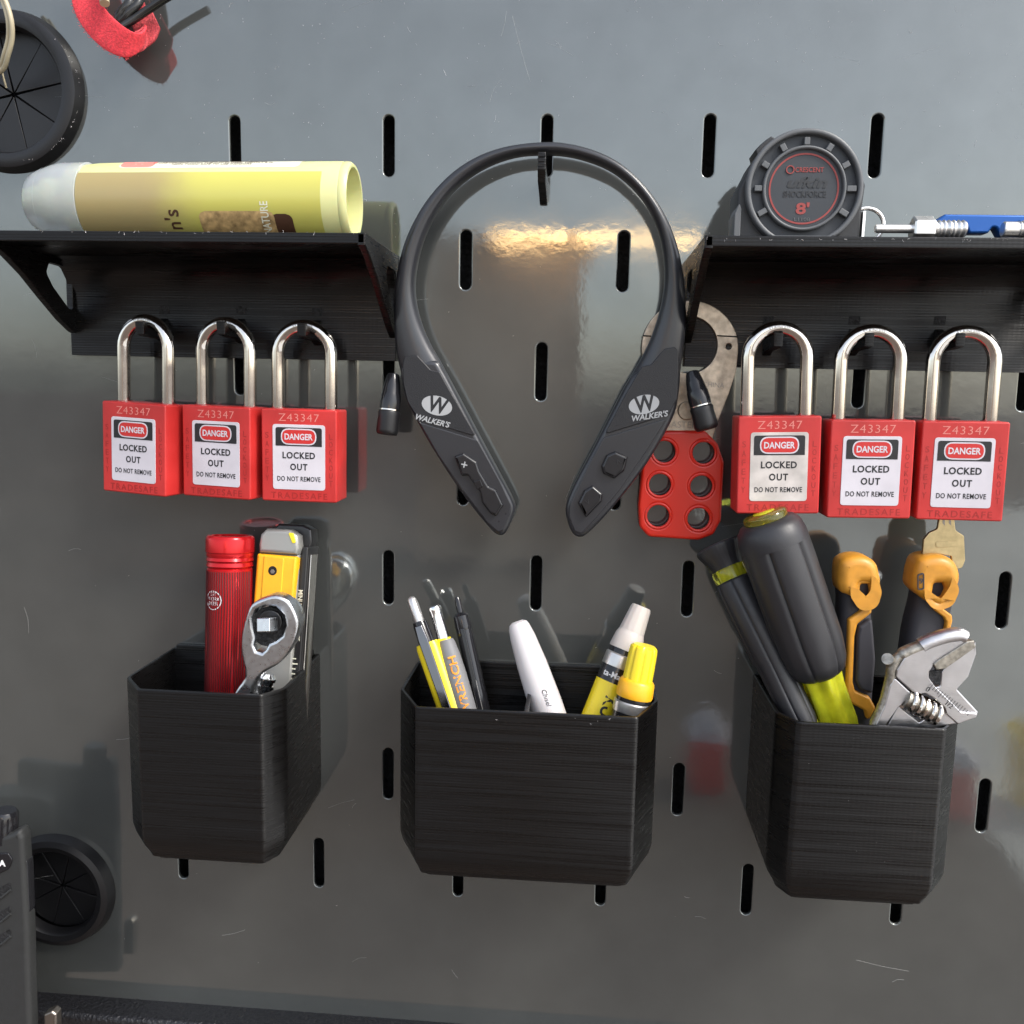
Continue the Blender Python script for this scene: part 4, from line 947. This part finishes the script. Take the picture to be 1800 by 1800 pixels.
hole2 = rpoly([(1646, 1028), (1663, 1027), (1668, 1038), (1662, 1052), (1651, 1056), (1643, 1046)], 5)
link('orange_end', prism_px([(1612, 1000), (1620, 984), (1642, 978), (1664, 979), (1682, 990), (1691, 1012), (1687, 1035), (1672, 1058), (1660, 1068), (1648, 1068), (1630, 1058), (1608, 1038), (1608, 1018)], 33, 19, 4.5, holes=[hole2], smooth=3, bres=4), M_PLORG, h2, world=True)
link('orange_inlay', prism_px([(1640, 1060), (1662, 1060), (1658, 1070), (1674, 1082), (1675, 1092), (1668, 1120), (1661, 1120), (1664, 1094), (1660, 1086), (1644, 1074)], 29.6, 5, .9, rnd=1), M_PLORG, h2, world=True)
link('size_badge', prism_px(rpoly([(1613, 1010), (1625, 1006), (1625, 1036), (1613, 1038)], 4), 33.4, .5, 0, holes=[rpoly([(1615, 1012), (1623, 1008.5), (1623, 1034), (1615, 1036)], 3)]), M_PLBLK, h2, world=True)
q = at(1619, 1022, 33.5); link('lettering', put(text('9', 3.6, .08, .05), q.x, q.y, q.z, 0), M_PLBLK, h2, smooth=False, world=True)

# adjustable wrench
WD = 60.0
t = thing('adjustable_wrench', 'open adjustable wrench with a marked jaw standing in front of the pliers', 'wrench', at(1580, 1290, WD))
fixed = [(1575, 1190), (1577, 1178), (1590, 1157), (1612, 1143), (1650, 1128), (1680, 1124), (1696, 1128), (1694, 1136), (1660, 1158), (1642, 1168), (1635, 1180), (1634, 1192), (1644, 1207), (1668, 1230), (1690, 1252), (1719, 1254), (1716, 1262), (1684, 1273), (1664, 1256), (1661, 1244), (1640, 1226), (1628, 1219), (1614, 1220), (1604, 1216)]
link('fixed_jaw', prism_px(fixed, WD + 2, 9, .5, rnd=.8), M_WRENCH, t, world=True)
slider = [(1706, 1125), (1716, 1132), (1716, 1150), (1700, 1195), (1684, 1213), (1668, 1219), (1654, 1210), (1653, 1182), (1668, 1168)]
link('moving_jaw', prism_px([(1716, 1128), (1717, 1150), (1703, 1190), (1683, 1212), (1720, 1252), (1719, 1258), (1684, 1274), (1650, 1235), (1640, 1208), (1652, 1206), (1654, 1182), (1664, 1168)], WD + .6, 8, .8, rnd=.6), M_WRENCH, t, world=True)
link('jaw_gap', prism_px([(1696, 1130), (1713, 1126), (1716, 1140), (1668, 1172), (1655, 1182), (1653, 1206), (1640, 1196), (1634, 1186), (1638, 1172), (1650, 1160)], WD + 2.3, 2, .3, rnd=.3).__class__ and prism_px([(1700, 1128), (1712, 1126), (1716, 1138), (1662, 1176), (1646, 1178), (1641, 1168), (1650, 1160)], WD + 3.0, 3, .5, rnd=.5), M_WORN, t, world=True)
link('throat', prism_px([(1634, 1180), (1654, 1178), (1653, 1205), (1644, 1200), (1634, 1190)], WD + 2.3, 1, 0), M_VOID, t, world=True)
body = [(1573, 1191), (1602, 1218), (1614, 1221), (1590, 1235), (1578, 1246), (1554, 1282), (1536, 1282), (1555, 1240), (1564, 1205)]
link('shank', prism_px(body, WD + 1.5, 8, .7, rnd=.8), M_WRENCH, t, world=True)
link('shank_web', prism_px([(1579, 1240), (1616, 1270), (1660, 1242), (1682, 1272), (1650, 1279), (1620, 1290), (1552, 1290)], WD + .2, 6, .6, rnd=.6), M_WRENCH, t, world=True)
eg = [at(u, v, WD - 1.5) for u, v in ((1635, 1131), (1605, 1142), (1583, 1153), (1570, 1168), (1565, 1195), (1558, 1225), (1547, 1255), (1532, 1290))]
link('worn_edge', tube(catmull(eg, 6), [3.0] * 12 + [2.4] * (6 * 7 + 1 - 12), 14, flat=1.2), M_WORN, t, world=True)
eg = [at(u, v, WD - 1.0) for u, v in ((1695, 1120), (1684, 1116), (1660, 1119), (1632, 1128), (1618, 1135))]
link('jaw_spine', tube(catmull(eg, 6), [2.6] + [3.3] * 24, 14, flat=1.2), M_WRENCH, t, world=True)
link('pin_stub', tube([at(1560, 1158, WD + 2), at(1568, 1166, WD - 6)], 2.5, 18), M_WORN, t, world=True)
wa, wb = at(1594, 1228, WD + .5), at(1648, 1256, WD + .5)
ax = (wb - wa); Lw = ax.length; zz = ax.normalized(); xx = Vector((0, 1, 0)).cross(zz).normalized(); mm_ = Matrix((xx, zz.cross(xx), zz)).transposed().to_4x4(); mm_.translation = wa
wp = []; n_ = 5
hel = [(4.1 * math.cos(2 * math.pi * k / 20), 4.1 * math.sin(2 * math.pi * k / 20), Lw * k / (20 * n_)) for k in range(20 * n_ + 1)]
me = tube(hel, .95, 8); me.transform(mm_); link('knurl_screw', me, M_STEEL, t, world=True)
me = lathe([(-.5, 1), (-.5, 3.6), (Lw + .5, 3.6), (Lw + .5, 1)], 28); me.transform(mm_); link('screw_core', me, M_WORN, t, world=True)
tk = []
A_, B_ = at(1640, 1203, WD + 2.9), at(1706, 1251, WD + 2.9); dv = (B_ - A_); per = Vector((dv.z, 0, -dv.x)).normalized()
if per.z > 0: per = -per
for k in range(16):
    p = A_.lerp(B_, k / 15); l = 2.2 if k % 4 else 3.2
    tk.append(tube([p, p + per * l], .13, 4))
link('scale_marks', join(tk), M_LBLK, t, world=True)['kind'] = 'stuff'
for s, u, v in (('0', 1631, 1212), ('1/2', 1668, 1239)):
    q = at(u, v, WD + 2.08); link('lettering', put(text(s, 3.4 if s == '0' else 3.1, .03, 0), q.x, q.y, q.z, -36), M_LBLK, t, smooth=False, world=True)
# brass key below the last padlock
t = thing('brass_key', 'worn brass key with a square bow under the last padlock', 'key', at(1663, 912, 24))
link('key_blade', prism_px([(1652, 905), (1677, 905), (1680, 932), (1695, 942), (1697, 985), (1692, 998), (1670, 1005), (1630, 1000), (1620, 990), (1624, 948), (1634, 936), (1648, 930)], 25, 2, .4, rnd=1.6, holes=[[(1636, 975), (1652, 974), (1672, 978), (1676, 1000), (1650, 1003), (1636, 1000)]]), M_BRASS, t, world=True)
link('key_emboss', prism_px(rpoly([(1645, 952), (1684, 951), (1684, 961), (1645, 963)], 4), 25.25, .5, .15), M_BRASS, t, world=True)
for u in (1657, 1668): link('key_groove', prism_px([(u, 906), (u + 4, 906), (u + 4, 924), (u, 920)], 25.1, .4), M_STAMP, t, world=True)

# ------------------------------------------------------------------ radio and clip, bottom left
t = thing('two_way_radio', 'dark grey two way radio with a top knob and speaker slots, cut by the edge', 'radio', at(0, 1800, 60))
link('case', prism_px([(-160, 1462), (-30, 1480), (18, 1466), (33, 1459), (39, 1475), (43, 1540), (48, 1640), (51, 1760), (56, 1900), (-160, 1900)], 48, 9, 2.6, rnd=2, bres=3), M_RADIO, t, world=True)
link('battery_pack', prism_px([(-160, 1490), (-60, 1490), (-30, 1500), (-25, 1900), (-160, 1900)], 38.8, 20, 2, rnd=2), M_RADIO, t, world=True)
link('side_button', prism_px([(42, 1512), (47, 1514), (51, 1600), (49, 1628), (44, 1610)], 46, 6, .8, rnd=1), M_GLOSSBLK, t, world=True)
o_ = [at(8, 1476, 42), at(10, 1424, 42)]
kn = link('knob', tube([o_[0], o_[0].lerp(o_[1], .9), o_[1]], [6.4, 6.1, 5.0], 26), M_GLOSSBLK, t, world=True)
for k in range(9):
    a = math.pi * (1.02 + .12 * k); kx = Vector((math.cos(a) * 6.2, math.sin(a) * 6.2, 0)); link('knob_rib', tube([o_[0] + kx, o_[0].lerp(o_[1], .85) + kx * .97], .5, 6), M_GLOSSBLK, kn, world=True)
link('badge', prism_px(rpoly([(-40, 1502), (14, 1500), (22, 1512), (15, 1528), (-6, 1538), (-40, 1542)], 6), 48.8, 1.5, .4), M_GLOSSBLK, t, world=True)
q = at(4, 1518, 49); link('lettering', put(text('A', 4.2, .05, .2), q.x, q.y, q.z, 0), M_WPRINT, t, smooth=False, world=True)
for k, v in enumerate((1552, 1594, 1634)):
    lo = [(-60, v + 22), (2, v + 8), (18, v - 2), (20, v + 10), (4, v + 22), (-60, v + 36)]
    link('speaker_slot', prism_px(lo, 48.2, .5, 0, rnd=1), M_VOID, t, world=True)
    link('slot_lip', tube([at(-50, v + 38, 48.2), at(4, v + 25, 48.4), at(19, v + 12, 48.2)], .7, 8), M_RADIO, t, world=True)
mc = thing('metal_clip', 'small metal clip at the bottom edge beside the radio', 'clip', at(85, 1800, 40))
link('clip_body', prism_px([(76, 1784), (90, 1778), (98, 1784), (98, 1850), (76, 1850)], 44, 6, 1.2, rnd=1), M_STAMP, mc, world=True)

# ------------------------------------------------------------------ lint
fb = []
def lint(u, v, d, l):
    p = at(u, v, d)
    if d < 1 and any(abs(p.x - c * HC) < 3.6 and abs(p.z + r_ * HR) < 15 for c, r_ in slots): return
    a = random.uniform(0, 6.28); c = random.uniform(-1.2, 1.2); pts = [p]
    for k in range(4):
        a += c * .6; p = p + Vector((math.cos(a), 0, math.sin(a))) * l / 4; pts.append(p)
    fb.append(tube(pts, random.uniform(.025, .06), 3, cap=False))
for i in range(420):
    u, v = random.uniform(150, 1800), random.uniform(0, 420) if random.random() < .75 else random.uniform(0, 1700)
    lint(u, v, .1, random.choice((.25, .35, .5, .5, .8, 3.0 if random.random() < .25 else .6)))
for i in range(26): lint(random.uniform(60, 640), 409, 68, random.uniform(.4, 1.2)); lint(random.uniform(1240, 1800), 421, 68, random.uniform(.4, 1.4))
for i in range(14): lint(random.uniform(730, 1110), 1272 - random.uniform(0, 10), 66.2, random.choice((.2, .3, 1.2))) if i < 5 else None; lint(random.uniform(1400, 1640), random.uniform(1290, 1560), 66.2, .14)
for i in range(40): a = random.uniform(-1.4, 1.0); lint(18 + 122 * math.cos(a), 163 - 122 * math.sin(a), 7.5, .6)
sc_ = []
for i in range(70):
    u, v = random.uniform(0, 1800), random.uniform(0, 1750); p = at(u, v, .02)
    if any(abs(p.x - c * HC) < 12 and abs(p.z + r_ * HR) < 24 for c, r_ in slots): continue
    a = random.choice((random.uniform(-.5, .5), random.uniform(0, 6.28))); l = random.uniform(3, 15) if random.random() < .8 else random.uniform(15, 34)
    q = p + Vector((math.cos(a), 0, math.sin(a))) * l; b_ = Vector((-math.sin(a), 0, math.cos(a))) * random.uniform(-1, 1)
    sc_.append(tube(catmull([p, p.lerp(q, .5) + b_, q], 5), random.uniform(.02, .05), 3, cap=False))
link('scratch', join(sc_), M_SCR, panel, smooth=False)['kind'] = 'stuff'
tag(link('lint', join(fb), M_LINT, smooth=False), 'pale lint and dust specks stuck to the panel, shelves and bins', 'lint', kind='stuff')
